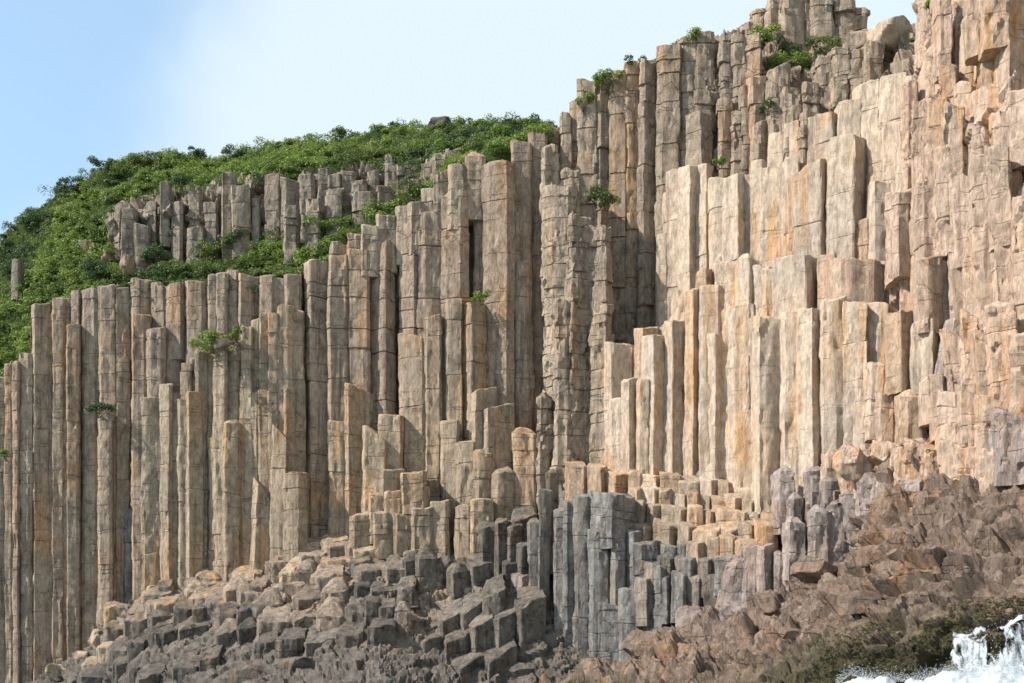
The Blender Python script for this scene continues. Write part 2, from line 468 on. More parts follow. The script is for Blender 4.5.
# main wall line: depth of each tier
WALL = [(-90, 74.5), (0, 72.6), (130, 71), (300, 69.6), (395, 69.2), (470, 68.6), (545, 69.4)]
EROW = [(555, 70.5), (600, 69.6), (660, 68.2), (720, 66.6)]
BUTT = [(540, 66.4), (615, 65.6)]
FROW = [(655, 66.6), (700, 65.0), (760, 62.4), (830, 59.0), (875, 57.2), (935, 54.4)]
HROW = [(595, 65.4), (640, 63.6), (690, 61.6), (740, 59.6), (790, 57.2), (830, 55.6), (895, 53.0)]
H2ROW = [(750, 57.0), (830, 53.9), (900, 51.6)]

def bulge(p, scale, s, amp, tilt=.3, soft=.3):
    """angular blocks with grooves between them"""
    q = p / np.array(scale)
    q = q + .18 * np.stack([vnoise(q * 1.2, s + 51), vnoise(q * 1.2, s + 52), vnoise(q * 1.2, s + 53)], -1)
    f1, f2, cid, off = cell(q, s)
    e = np.clip((f2 - f1) / soft, 0, 1)
    t = np.stack([(cid * 7.13) % 1, (cid * 13.71) % 1, (cid * 29.37) % 1], -1) * 2 - 1
    return amp * e * (.3 + .9 * cid + tilt * 2.6 * (off * t).sum(-1))
def disp_wall(X):
    return .18 * fbm(X * np.array([.6, .6, .2]), 3, 5) + .22 * blocky(X, (.9, .9, 2.6), 8, .5, .3)
def slant(X):
    """shear so that the ribs of the rosy wall lean down to the left"""
    Q = X.copy(); Q[..., 0] = X[..., 0] - .38 * X[..., 2]; return Q
def disp_rough(X):
    S = slant(X)
    return bulge(S, (1.7, 1.7, 5.5), 15, .46, .55, .07) + bulge(S, (.75, .75, 2.0), 16, .20, .7, .09) + .4 * fbm(X * .28, 3, 19) + .035 * fbm(X * 2.5, 3, 18) - .55
def disp_top(X):
    return bulge(X, (1.5, 1.5, 1.9), 45, .55, .7, .16) + bulge(X, (.6, .6, .8), 46, .22, .8, .18) + .10 * fbm(X * 1.2, 5, 48) - .3
def disp_soil(X):
    return .5 * fbm(X * .3, 4, 55)

def disp_rubble(X):
    return bulge(X, (1.5, 1.4, .85), 25, .34, .35, .09) + bulge(X, (.6, .6, .36), 26, .12, .5, .12) + .04 * fbm(X * 2.2, 4, 28) - .62
def disp_shore(X):
    return bulge(X, (2.3, 1.9, 1.15), 35, .50, .6, .09) + bulge(X, (.85, .75, .5), 36, .22, .8, .12) + bulge(X, (.35, .3, .22), 37, .06, .8, .2) + .22 * fbm(X * .5, 3, 38) + .05 * fbm(X * 2.5, 4, 39) - .4

# backing of the long left wall and the recess
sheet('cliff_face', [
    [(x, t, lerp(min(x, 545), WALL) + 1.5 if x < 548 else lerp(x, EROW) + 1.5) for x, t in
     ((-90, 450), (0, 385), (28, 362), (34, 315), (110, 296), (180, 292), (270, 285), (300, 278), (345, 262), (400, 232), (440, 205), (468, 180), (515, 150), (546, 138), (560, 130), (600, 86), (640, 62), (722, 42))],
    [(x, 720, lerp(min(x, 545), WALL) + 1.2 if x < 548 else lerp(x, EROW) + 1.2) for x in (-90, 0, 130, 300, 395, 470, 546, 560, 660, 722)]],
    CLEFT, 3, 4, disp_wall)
sheet('cliff_face', [
    [(x, t, lerp(x, FROW) + 1.4) for x, t in ((655, 245), (668, 195), (720, 185), (800, 175), (840, 150), (880, 120), (935, 110))],
    [(x, 460, lerp(x, FROW) + 1.2) for x in (655, 700, 760, 830, 875, 935)]], PINK, 3, 4, disp_wall)
sheet('cliff_face', [
    [(x, t, lerp(x, HROW) + 1.3) for x, t in ((597, 410), (610, 362), (640, 345), (690, 298), (720, 270), (780, 262), (895, 262))],
    [(x, 520, lerp(x, HROW) + 1.1) for x in (597, 640, 690, 740, 790, 830, 895)]], PINK, 3, 4, disp_wall)

# upper right broken wall
sheet('cliff_face', [
    [(700, 330, 67.0), (760, 280, 64.6), (830, 250, 60.6), (900, 215, 56.2), (945, 200, 54.5)],
    [(700, 110, 68.0), (760, 110, 66.5), (830, 110, 63.0), (900, 105, 58.4), (945, 90, 56)],
    [(690, 48, 69.5), (720, 38, 69.5), (755, 25, 69.2), (800, 72, 67.2), (850, 58, 65), (905, 42, 62), (945, 10, 59)],
    [(690, 52, 74), (720, 42, 74), (755, 30, 74), (800, 60, 74), (850, 50, 73), (905, 40, 72), (945, 10, 70)],
    [(690, 110, 95), (945, 110, 95)]],
    BUFF, 1.6, 1.8, disp_top, sharp=18)
# right hand rosy rugged wall
sheet('cliff_face', [
    [(918, -90, 60), (1000, -90, 54), (1110, -90, 49), (1330, -90, 40.5)],
    [(912, 20, 57.5), (960, 20, 54), (1024, 20, 50.5), (1110, 20, 46.5), (1330, 20, 38)],
    [(911, 110, 55.2), (960, 110, 51.4), (1024, 110, 48.0), (1110, 110, 44), (1330, 110, 35.5)],
    [(898, 260, 54.0), (950, 260, 50.0), (1024, 260, 46.2), (1110, 260, 42.4), (1330, 260, 33.9)],
    [(884, 350, 53.6), (950, 350, 48.9), (1024, 350, 44.8), (1110, 350, 41.4), (1330, 350, 32.9)],
    [(832, 470, 54.4), (900, 460, 50.8), (1024, 450, 44.4), (1110, 450, 41), (1330, 450, 32.5)],
    [(800, 570, 55.0), (900, 560, 51.6), (1024, 550, 45.4), (1110, 550, 42), (1330, 550, 33.5)]],
    ROSE, 1.9, 1.9, disp_rough, sharp=16)
# scree and ledges below the left wall
L0 = [(-90, 730), (0, 692), (30, 680), (60, 657), (85, 642), (110, 604), (150, 590), (200, 578), (260, 563), (330, 546), (380, 538), (450, 536), (500, 524), (530, 500), (560, 490)]
LROWS = [
    [(x, y, lerp(x, WALL) - .9) for x, y in L0],
    [(-90, 765, 69), (30, 722, 68), (85, 690, 67), (150, 628, 66.6), (260, 600, 65.2), (380, 574, 63.8), (450, 590, 63), (500, 590, 62.3), (545, 600, 61.2), (640, 650, 59.4)],
    [(-90, 810, 63), (85, 745, 61.5), (150, 692, 61), (260, 660, 59.2), (380, 652, 58), (450, 688, 57.4), (500, 690, 57.4), (560, 682, 57.4), (640, 690, 57)],
    [(-90, 900, 55), (150, 745, 52), (380, 715, 49.5), (560, 722, 50), (640, 722, 50)]]
RUB, RUBX = sheet('rock_slope', LROWS, RUBBLE, 1.6, 1.6, disp_rubble, sharp=18)
# body under the stepped ledges
sheet('rock_slope', [
    [(560, 466, 67), (620, 466, 65), (680, 468, 62.6), (740, 478, 60), (800, 492, 57.6), (880, 505, 55.4)],
    [(545, 530, 63.2), (620, 530, 61.4), (680, 530, 59.8), (740, 530, 58), (800, 530, 55.4), (880, 535, 53.4)],
    [(540, 660, 61.2), (620, 640, 59.4), (680, 610, 58), (740, 590, 56), (800, 575, 54.2), (880, 580, 53.0)],
    [(540, 720, 61), (620, 700, 59), (680, 690, 57.6), (740, 680, 55.4), (800, 670, 53.8), (880, 670, 52.6)]],
    STEEL, 1.6, 1.6, disp_wall)
# brown shore rock, lower right
SHO, SHOX = sheet('rock_slope', [
    [(545, 690, 57.6), (640, 655, 56.0), (700, 625, 54.6), (740, 612, 53.4), (790, 602, 52.2), (815, 590, 51.4), (850, 560, 50.8), (872, 510, 50.9), (890, 470, 50.2), (960, 458, 47.4), (1110, 445, 41.6), (1330, 445, 33.1)],
    [(545, 710, 53), (700, 655, 50), (800, 618, 47.6), (850, 588, 45.6), (900, 560, 43.4), (1024, 530, 39.6), (1110, 510, 37.6), (1330, 510, 29.1)],
    [(545, 735, 49), (700, 695, 45.0), (800, 668, 42.6), (900, 634, 39.8), (1024, 600, 36.8), (1110, 585, 35.6), (1330, 585, 27.1)],
    [(545, 800, 45), (700, 760, 41), (800, 730, 39.6), (900, 705, 37.6), (1024, 682, 35.4), (1110, 670, 34.6), (1330, 670, 26.1)]],
    BROWN, 1.5, 1.5, disp_shore, sharp=18)
# hill top
HILL, HILLX = sheet('hill', [
    [(x, y + 60, Yq + .3) for x, y, Yq in ((-90, 462, 75.6), (0, 384, 74), (30, 350, 73.4), (50, 308, 73), (110, 292, 72.6), (160, 290, 72), (240, 282, 71.2), (300, 272, 70.8), (345, 252, 70.4), (400, 226, 70), (465, 178, 69.8), (552, 138, 70.4))],
    [(-90, 462, 75.6), (0, 384, 74), (30, 350, 73.4), (50, 308, 73), (110, 292, 72.6), (160, 290, 72), (240, 282, 71.2), (300, 272, 70.8), (345, 252, 70.4), (400, 226, 70), (465, 178, 69.8), (552, 138, 70.4)],
    [(-90, 420, 77.5), (0, 335, 77), (50, 278, 76.6), (113, 265, 76.4), (200, 264, 76), (300, 244, 75), (340, 230, 74), (400, 204, 73), (470, 162, 72.4), (552, 136, 72.4)],
    [(-90, 375, 80), (0, 300, 79.6), (50, 247, 79.4), (113, 206, 79.4), (200, 190, 79), (300, 174, 78), (400, 153, 77), (470, 143, 76), (552, 132, 75)],
    [(-90, 305, 87), (0, 245, 86), (40, 210, 86), (75, 185, 87), (105, 168, 88), (140, 165, 88), (210, 160, 88), (300, 148, 88), (350, 140, 88), (400, 134, 88), (435, 126, 88), (520, 130, 86), (552, 132, 84)],
    [(-90, 400, 130), (100, 260, 130), (300, 220, 130), (552, 210, 130)]],
    SOIL, 3, 3, disp_soil)
sheet('hill', [
    [(548, 138, 71.4), (600, 84, 71.6), (640, 62, 71), (700, 48, 70.8), (760, 40, 73), (850, 66, 71), (940, 40, 66)],
    [(548, 190, 110), (940, 150, 110)]], SOIL, 4, 4, disp_soil)

sheet('cliff_face', [
    [(104, 290, 76.4), (150, 290, 76.3), (190, 285, 76.2), (262, 272, 75.7), (340, 252, 74.2), (400, 236, 73.0), (470, 200, 72)],
    [(108, 226, 77.2), (150, 205, 77.2), (190, 206, 77.1), (225, 190, 76.9), (262, 186, 76.6), (300, 184, 75.9), (340, 182, 75.0), (400, 176, 74), (470, 164, 73)],
    [(112, 216, 79.5), (150, 196, 79.5), (225, 182, 79.5), (300, 176, 79), (400, 166, 78), (470, 158, 77)]], OUTCROP, 1.6, 1.6, disp_top, sharp=18)
rockset('of the broken band below the hilltop scrub', [(345, 73.4), (480, 71.6)], '''
352 366 178 240 y-.4
366 378 170 230 y.2
378 392 182 228 y-.4
396 410 166 226 y.3
409 421 176 220 y-.3
420 433 160 212 y.2
432 446 154 205
446 460 148 200 y.3
459 474 152 190 y-.2
326 342 186 238 y-.5
304 318 196 250 y-.9
283 296 204 252 y-1.''', OUTCROP, group='outcrop columns', jgap=(.9, 2), rough=1.6, blockjit=.05)
# ------------------------------------------------------------------ columns of the long left wall
rockset('of the left outcrop in the hillside scrub', [(110, 76.2), (182, 76)], '''
113 121 208 266 y.4
121 135 207 270
134 147 223 272 y-.5
145 156 200 262 y.3
160 168 181 232
170 182 200 250''', OUTCROP, group='outcrop columns', jgap=(1.2, 3))
rockset('of the middle outcrop in the hillside scrub', [(186, 76), (260, 75.4)], '''
188 201 188 236 y.4
186 202 226 262 y-.6
203 217 200 270
221 234 170 246
231 248 184 246 y-.4
251 259 197 240''', OUTCROP, group='outcrop columns', jgap=(1.2, 3))
rockset('of the right outcrop in the hillside scrub', [(265, 75.4), (375, 73)], '''
265 282 172 240
281 299 176 244 y-.3
300 314 172 240
317 329 166 236
328 340 172 236 y-.4
341 356 170 226
356 373 190 222 y-.5
384 399 162 196''', OUTCROP, group='outcrop columns', jgap=(.9, 2))
rockset('poking from the far-left green slope', [(0, 76.5), (100, 77.5)], '''
10 19 258 285
52 63 268 295
77 92 238 262''', OUTCROP, group='outcrop columns', jgap=(1, 2), dz=.2)
rockset('of the far-left wall beside the picture edge', WALL, '''
-5 6 376 728
5 12 364 725 y.2
12 18 360 720 y-.2
17 31 352 715
31 48 300 705 y.2
47 53 312 700 y.7
52 63 296 695
61 70 298 690 y.4''', GREYTAN, cracks=[CRACK1])
rockset('between the mossy wall end and dark cleft', WALL, '''
67 78 323 690 y-.5
69 79 290 400 y.3
78 97 287 684
97 116 283 672
115 128 285 655 y.2
97 111 410 670 y-.45
126 135 282 640 y2.2
123 134 508 625 y.3 r ms''', GREYTAN, cracks=[CRACK1], flute=.025)
rockset('of the upper row just right of dark cleft', WALL, '''
130 150 277 345 y.5 j1.2
131 148 312 640 y-.1
149 160 281 420 y.6
147 164 327 630 y-.4
154 166 285 430 y.4
164 183 282 345 y-.1 t5
164 182 324 480 y.1
183 205 278 460 y.1''', GREYTAN, cracks=[CRACK1])
rockset('of the upper row below scrub left of centre', WALL, '''
207 217 273 400
215 226 271 400 y-.2
225 238 270 400 y.2
238 251 272 400
250 260 276 400 y.5
259 273 274 400 y-.1
271 286 277 400 y.3
284 300 272 400''', GREYTAN, jgap=(1.2, 3.2))
rockset('of the stepped row rising from grassy ledge', [(150, 70.3), (305, 69.0)], '''
180 191 362 600
190 197 358 600 y.3
196 206 350 600
205 214 353 600 y.4
212 226 345 600 y-.2
225 240 340 598
240 252 325 592
251 260 318 590 y.4
259 269 311 588 y.1
268 278 312 585 y-.3
277 292 304 582
290 303 309 580 y.3''', WARMTAN, jgap=(1.4, 4))
rockset('of the lower front row above the left scree', [(140, 70.1), (305, 68.8)], '''
141 158 396 640 y.2
157 171 382 630 y.1
170 181 392 620 y.4
178 187 397 612 y.1
184 200 390 610 y-.2 s.32
209 224 436 600 y.1
222 239 420 595 y-.2 r
248 258 392 590 y.3
258 273 388 585 y0
246 270 490 590 y-.6 t-30 l6
268 284 430 590 y-.5 t-14 l3
280 303 385 585 y-.1 s.3
278 306 470 575 y-.9''', WARMTAN, jgap=(2, 5))
CR2 = [(298, 297), (472, 297)]
CR3 = [(298, 329), (440, 327)]
rockset('of the tall row with shared straight cracks', WALL, '''
302 329 257 565 s.33
328 348 252 560 S.85 s.15
347 369 247 520
368 394 238 470 t5 s.66
393 401 236 460 y1.6
399 419 220 470
418 443 208 480 S.8 s.3
441 468 189 480 t7 s.3 S.7
466 477 178 470 y1.5
474 487 170 460 y.4''', GREYTAN, cracks=[CR2, CR3], jgap=(3, 6), jd=.08)
rockset('of broken blocks above the straight-cracked row', [(330, 70.0), (470, 68.9)], '''
330 350 240 275
348 362 232 270
360 378 222 262 y-.3
376 396 212 258
394 410 203 250
408 424 198 240 y-.3
422 436 186 236
434 450 170 226 t6
448 467 162 215 y-.2
466 484 152 205 r''', BUFF, name='rock_block', cat='rock block', group='broken blocks', noun='block', jgap=(1., 2), dz=.2, ty=.25)
rockset('of the tall pair-filled bay left of buttress', [(470, 68.4), (548, 69)], '''
483 514 158 500 y-.4 r s.3 S.75 j4
512 531 139 300 y.2
529 547 131 470 y.5
499 520 212 500 y-.1 j3
516 532 260 520 y-.3 r j3''', GREYTAN, jgap=(2, 5))
rockset('standing below the straight-cracked row', [(300, 68.3), (420, 67.9), (545, 67.4)], '''
345 371 385 545 y.7 t-10
362 386 430 545 y-.1 t-16
378 402 412 480 y.2
328 346 420 555 y.9
398 425 330 520 y.6
424 441 315 520 y.5 t4
446 462 298 520 y.3
460 486 300 470 y.1 s.45
440 458 420 540 y-.2
468 496 388 520 y-.4 t9 s.3
482 513 403 520 y-.9 t6 s.2
456 474 440 545 y-.7
474 492 450 545 y-1.2 r
513 537 430 540 y-1.2 r mo
492 514 470 550 y-1.4 r''', WARMTAN, jgap=(2, 4))
rockset('of the low tan blocks stacked mid-wall', [(360, 66.6), (520, 65.8)], '''
380 403 467 495 y.3
400 426 470 500 y-.2
368 384 492 530 y.2
383 404 490 530
403 428 487 530 y.2
350 374 512 545 y-.1
373 392 510 545 y-.5
391 412 512 542 y-.4
411 432 506 545 y-.5
430 448 500 545 y-.3
455 470 505 545 y-.4
470 492 498 548 y-.5''', WARMTAN, name='rock_block', cat='rock block', group='stacked tan blocks', noun='block', jgap=(1.2, 2.5), dz=.2, dep=1.3)

# ------------------------------------------------------------------ buttress and tall middle columns
rockset('of the rough buttress below the recess', BUTT, '''
543 558 145 300 y.9 r j1.5
560 580 168 300 y1. j1.4
544 574 182 490 y.2 s.3 S.8 j1.1
568 592 212 495 y-.1 j.9 s.2
586 613 224 490 y-.2 s.72 j.8
538 552 395 500 y-.4 r
552 570 300 495 y-.5 j1.5 l2
592 613 300 482 y-.6 j1. s.66''', BUFF, rough=2.4, jd=.045, blockjit=.03, jgap=(.8, 1.6))
rockset('of the tall skyline columns above the buttress', EROW, '''
548 562 126 260 y.5 r j1.2
560 572 112 300 j1.3
570 583 98 320 y.4 r j1.3
579 597 80 330 j1.4
596 612 72 330 y.2 j1.2
610 627 68 380 y-.1 j2.2
625 641 60 380 y.1 j2
640 659 58 400 y-.2 j2.2
658 681 42 400 y-.5 j1.6
680 696 34 300 y0 r j.8
694 714 30 300 y.3 j.9
689 713 107 300 y-.7 j3 s.5''', BUFF, jd=.05, blockjit=.04, rough=1.2)
rockset('of the knobbly skyline columns left of gully', [(700, 67.6), (775, 64.5)], '''
710 723 36 230 j.8 y.9
721 735 30 240 j.8 r
733 747 34 240 j1 y.3
745 761 30 180 j1.1 y.4
719 733 98 260 j1.2 y-.6
732 744 110 260 j1 y-.6
743 756 85 230 j1.4 y-.3
752 770 72 215 y-.5 mo j3
768 788 64 170 y-.1 j1.5 t8''', BUFF, jd=.06, blockjit=.055, rough=1.3)
rockset('of the skyline crag at upper right', [(750, 70), (870, 68.4)], '''
755 772 6 90 j1 y.6 r
768 786 -4 95 j1.1 y.1
784 806 -9 90 j1.4 y-.3
804 818 -7 90 j1.2 y.2
815 838 -14 85 j1.3 y-.3
836 856 -4 70 j.9 r
852 870 6 60 j.8 y.3 r''', BUFF, jd=.06, blockjit=.07, rough=1.5, name='rock_pillar', cat='rock pillar', group='skyline crag pillars', noun='pillar')
rockset('of the jumbled blocks below the gully scrub', [(755, 65), (800, 63), (870, 61), (925, 58)], '''
770 786 78 120
784 800 86 125 y-.3
755 772 118 180 j1.6 y-.4
770 790 112 175 j1.5 y-.5
789 806 90 150 j1.2 y-.4
805 820 80 140 j1.2 y-.3
818 836 52 110 j1.2 y.2 r
786 803 122 180 j1.3 y-1.2
801 817 108 180 j1.4 y-1.4
834 852 44 92 j1.1
850 868 46 90 j1.1 y.2 r
866 884 38 86 j1.2 y.3 r''', BUFF, jd=.06, blockjit=.07, rough=1.5, name='rock_block', cat='rock block', group='jumbled upper blocks', noun='block', dz=.2)

# ------------------------------------------------------------------ pink upper tier
rockset('of the upper pinkish tier beside the recess', FROW, '''
659 668 232 420 y.2
664 673 192 420 y.5
668 681 168 420 y.2
680 699 163 420 y-.1
698 714 162 420 y.2
711 731 176 420 y-.2 t-4
726 748 171 400 y-.3 s.55 t5
745 758 172 400 y.5''', PINK, jgap=(3, 8), flute=.03, face=-.3)
rockset('of the upper pinkish tier near its middle', FROW, '''
753 768 158 390 y.2
764 790 164 380 y-.1
786 799 155 240 y.3 r
787 801 178 380 y-.1
799 838 158 340 y-.6 s.55 t12
772 790 130 200 y1.4 j2.2
789 812 118 200 y1.4 j3 t-4
810 828 112 200 y1.2 j3''', PINK, jgap=(4, 9), flute=.03, face=-.3)
rockset('of the stepped pale columns right of it', [(820, 59.2), (875, 57.4), (935, 55.2)], '''
820 844 110 220 y.9 s.5
835 872 130 290 y-1.2 s.5 t-3
842 863 96 220 y.7
861 886 76 250 y.9 j2.6 t4
886 912 70 250 y.9 j2.6
909 922 72 250 y.6 j2
871 890 128 300 y-.4 j3
887 903 120 300 y-.6 j4
901 924 114 300 y-.9 j2.6 s.75
872 896 180 300 y-1. j5 t-4
850 878 215 290 y-1.2 mo t6''', PINK, jgap=(4, 8), face=-.25)
# ------------------------------------------------------------------ middle tier
rockset('of the short front columns beside the buttress', HROW, '''
598 608 400 485 y.4 r
606 635 341 485 y.3 s.2 S.9
611 627 396 485 y-.5
622 639 377 485 y-.7 s.4
636 660 324 485 y.2 s.3 mo
638 651 378 485 y-.7
644 669 332 485 y-.5 s.38''', PINK, jgap=(60, 80), flute=.05, ty=.22)
rockset('of the long fluted tier above stepped ledges', HROW, '''
667 688 318 490 y.1 s.28
686 704 286 490 y.1 s.4
698 714 268 400 y.4 mo
702 722 282 490 y-.5
719 742 257 492 y0
739 761 254 494 y-.2 r
756 782 262 494 y.2
732 756 300 494 y-.5
704 726 330 492 y-.5''', PINK, jgap=(60, 80), flute=.055, rough=1.2, ty=.25, face=-.28)
rockset('of the chunky blocks atop the fluted tier', [(760, 58), (800, 56.4), (895, 53)], '''
764 782 268 330 y.3
778 824 251 330 y.1 s.6
821 838 252 320 y.5 mr
835 893 253 310 y-.1 s.22 S.68 mr''', PINK, jgap=(60, 80), name='rock_block', cat='rock block', group='tier-top blocks', noun='block', ty=.2, dep=.9)
rockset('of the lower fluted tier right of it', H2ROW, '''
757 785 315 500 y.2 s.1 S.92
784 803 307 502 y.1 s.12 S.9
802 828 304 490 y.1 s.42
826 849 296 470 y0 s.2 S.8 j3
848 872 299 460 y0 j3.2
868 896 300 450 y.6 j2''', PINK, jgap=(60, 80), flute=.065, rough=1.2, ty=.2, face=-.15)
# ------------------------------------------------------------------ right rosy wall
rockset('set in the rosy rugged wall, lower cluster', [(885, 51.4), (965, 48.0)], '''
893 922 308 378 y-.5 s.3 mo
919 942 317 378 y-.4 s.6 mp
937 962 316 376 y-.2 l14 mm
921 946 253 318 y-.3 s.3 S.8
894 910 372 420 y-.3
903 928 392 430 y-.9 mo r
925 945 378 410 y-.8 r''', ROSE, jgap=(60, 80), rough=1.4, name='rock_block', cat='rock block', group='blocks in the rosy wall', noun='block', dz=.2, ds=.16)
rockset('set in the rosy rugged wall, middle cluster', [(890, 52.8), (1024, 47.2)], '''
896 924 186 262 y-.3
922 946 176 250 y-.6
944 966 196 240 y-.4 l8
962 984 228 300 y-.4
980 1002 190 262 y-.6 l6
1000 1024 170 236 y-.5
988 1014 268 340 y-.5 l5
954 974 250 300 y-.2 l10
1012 1040 300 380 y-.6''', ROSE, jgap=(2, 4), rough=2.0, name='rock_block', cat='rock block', group='blocks in the rosy wall', noun='block', dz=.2, ds=.16)
rockset('set in the rosy rugged wall, top cluster', [(925, 56.6), (965, 53.4), (1024, 50.2)], '''
928 944 48 125 y-.6 j3
943 961 36 110 y-.7 j4
924 938 14 60 y0
937 955 -12 60 y-.2
958 972 20 90 y-.6
968 988 14 82 y-.9 mp
985 1006 -6 52 y-1.6 mp
1003 1030 -14 52 y-1.6 s.2
988 1008 47 84 y-1.9 mo
1006 1030 35 84 y-2.1 s.2
984 1030 74 116 y-2.3 s.5 t4
964 986 92 132 y-1.4 r
985 1000 92 124 y-1.8''', ROSE, jgap=(3, 6), rough=1.3, name='rock_block', cat='rock block', group='blocks in the rosy wall', noun='block', dz=.2)

rockset('stepping up the rosy wall, lower flight', [(880, 51.6), (960, 47.8), (1040, 43.8)], '''
868 884 360 425 y-.3 l3
880 897 392 440 y-.7
938 956 372 425 y-.8 l-5
956 972 330 400 y-.8 t-10 l-6
970 986 312 390 y-.9 t-8 l-4
985 1002 330 410 y-1. t-8 l-5
1000 1020 300 390 y-1.1 l-4
1018 1042 330 420 y-1.1
945 968 392 435 y-1.2 t-8
966 992 384 432 y-1.3 t-9
990 1016 395 435 y-1.5 t-8''', ROSE, jgap=(1.6, 4), rough=1.7, name='rock_block', cat='rock block', group='steps of the rosy wall', noun='block', dz=.18, ds=.14, face=-.3, ty=.3)
rockset('stepping up the rosy wall, middle flight', [(895, 53.0), (960, 49.8), (1040, 46.0)], '''
904 920 200 300 y-.2 l-2
918 934 215 300 y-.5 t-5
944 958 250 330 y-.8 t-6 l-4
957 973 225 330 y-.9 t-8 l-6
972 988 240 330 y-1. t-8 l-4
986 1004 205 320 y-1.1 t-8 l-5
1003 1022 225 320 y-1.2 t-7 l-4
1020 1042 190 320 y-1.2
930 945 178 250 y-.9 l-3
946 962 160 240 y-1. t-7 l-4
962 980 172 250 y-1.1 t-8 l-5
978 998 150 240 y-1.2 t-7
998 1018 140 230 y-1.4 t-6 l-4''', ROSE, jgap=(1.6, 4.5), rough=1.7, name='rock_block', cat='rock block', group='steps of the rosy wall', noun='block', dz=.18, ds=.14, face=-.3, ty=.3)
rockset('stepping up the rosy wall, upper flight', [(905, 55.4), (960, 52.4), (1040, 48.6)], '''
906 918 80 200 y-.3
917 930 95 190 y-.5
930 943 128 200 y-.8 l-2
942 956 112 200 y-.9 t-5
955 970 120 200 y-1. t-6 l-3
948 964 60 140 y-.9 l-3
934 950 92 178 y-1.5 t-4
949 967 100 172 y-2.8 t-6
962 980 78 150 y-1.2 t-6
1018 1040 84 150 y-2.6
1002 1022 108 170 y-2.2 t-5
978 996 122 180 y-1.9 t-6
940 952 -20 60 y-.6
972 990 -24 40 y-1.2
990 1012 -30 30 y-1.8''', ROSE, jgap=(1.6, 4.5), rough=1.6, name='rock_block', cat='rock block', group='steps of the rosy wall', noun='block', dz=.18, ds=.14, face=-.3, ty=.3)
rockset('of the rounded stones along the shore ridge', [(826, 52.2), (880, 50.3), (960, 47.0), (1040, 42.8)], '''
828 846 452 520 y.2 r
844 862 446 510 y.1 r
860 880 452 500 y-.3 r
878 896 440 500 y0
894 912 446 490 y-.3
910 930 440 490 y-.2
928 948 444 490 y-.4
946 966 436 485 y-.4
964 986 446 490 y-.8
984 1006 424 480 y-.8
1004 1030 410 470 y-1. mm
862 884 478 530 y-1. r mm
882 906 486 530 y-1.3 mm t-6
906 932 478 520 y-1.2 mm''', ROSE, jgap=(60, 80), rough=2.2, name='rock_block', cat='rock block', group='shore ridge stones', noun='block', dz=.15, ds=.13, ty=.4, face=-.15)

# ------------------------------------------------------------------ stepped ledges
def ledge(where, y0, y1, breaks, tops, hgt, mats, seed):
    rr = random.Random(seed)
    rows = []
    for k in range(len(breaks) - 1):
        t = tops[0] + (tops[1] - tops[0]) * k / max(1, len(breaks) - 2) + rr.uniform(-2.5, 2.5)
        s = f" s{rr.uniform(.35, .75):.2f}" if rr.random() < .4 else ''
        rows.append(f"{breaks[k]} {breaks[k+1]} {t:.1f} {t+hgt:.1f} y{rr.uniform(-.25,.25):.2f}{s} m{rr.choice(mats)}")
    rockset(where, [(breaks[0], y0), (breaks[-1], y1)], '\n'.join(rows), OCHRE, name='rock_block', cat='rock block', group='ledge blocks', noun='block',
            jgap=(60, 80), dz=.15, ds=.15, ty=.30, dep=1.5, bot_extra=10, flat=True, rough=.8, face=-.12)
ledge('of the topmost ledge under fluted columns', 64.2, 56.8, [566, 588, 607, 629, 641, 661, 681, 702, 720, 738, 757, 776, 796], (463, 487), 30, 'ppooj'.replace('j', 'w'), 1)
ledge('of the second ledge from the top', 61.6, 55.4, [630, 643, 660, 672, 690, 701, 713, 728, 745, 757, 768, 790, 806], (484, 502), 28, 'oopw', 2)
ledge('of the third ledge from the top', 60.4, 54.6, [634, 647, 663, 690, 703, 719, 748, 764, 780, 800], (501, 512), 28, 'oowb', 3)
ledge('of the fourth ledge from the top', 59.4, 54.0, [632, 655, 680, 696, 724, 740, 758, 778], (524, 524), 22, 'bbow', 4)
ledge('of the fifth ledge from the top', 58.6, 54.0, [643, 662, 679, 688, 710, 722, 737, 760], (543, 536), 26, 'sbsb', 5)
ledge('of the sixth ledge from the top', 57.8, 54.0, [640, 660, 677, 700, 716, 732, 752], (558, 554), 30, 'ssds', 6)
ledge('of the bottom ledge above brown shore rock', 57.2, 54.0, [636, 652, 673, 688, 706, 724, 744], (577, 572), 40, 'sds', 7)

# ------------------------------------------------------------------ blue-grey columns
rockset('of the blue-grey column cluster at bottom centre', [(530, 60.6), (590, 59.4), (680, 57.2)], '''
528 541 520 640 y1.2 r
539 551 488 620 y.7
548 558 470 560 y1.2 r md
555 566 508 665 y.1
565 575 500 660
573 590 494 655 y.1
589 612 528 660 y-.1 s.2 S.8
611 626 524 650 y0
624 648 528 640 y.1 s.4
634 662 540 635 y-.3
643 676 562 632 y-.8 s.55
600 622 604 655 y-.9
620 642 588 650 y-.8''', STEEL, jgap=(2.5, 5), flute=.05, ty=.2, dz=.22)
rockset('capping the blue-grey columns', [(580, 59.2), (680, 57.2)], '''
590 637 490 534 y-.1 s.48 j.9''', STEEL, name='rock_block', cat='rock block', group='cap blocks', noun='block with cracks', dz=.15, ty=.25)
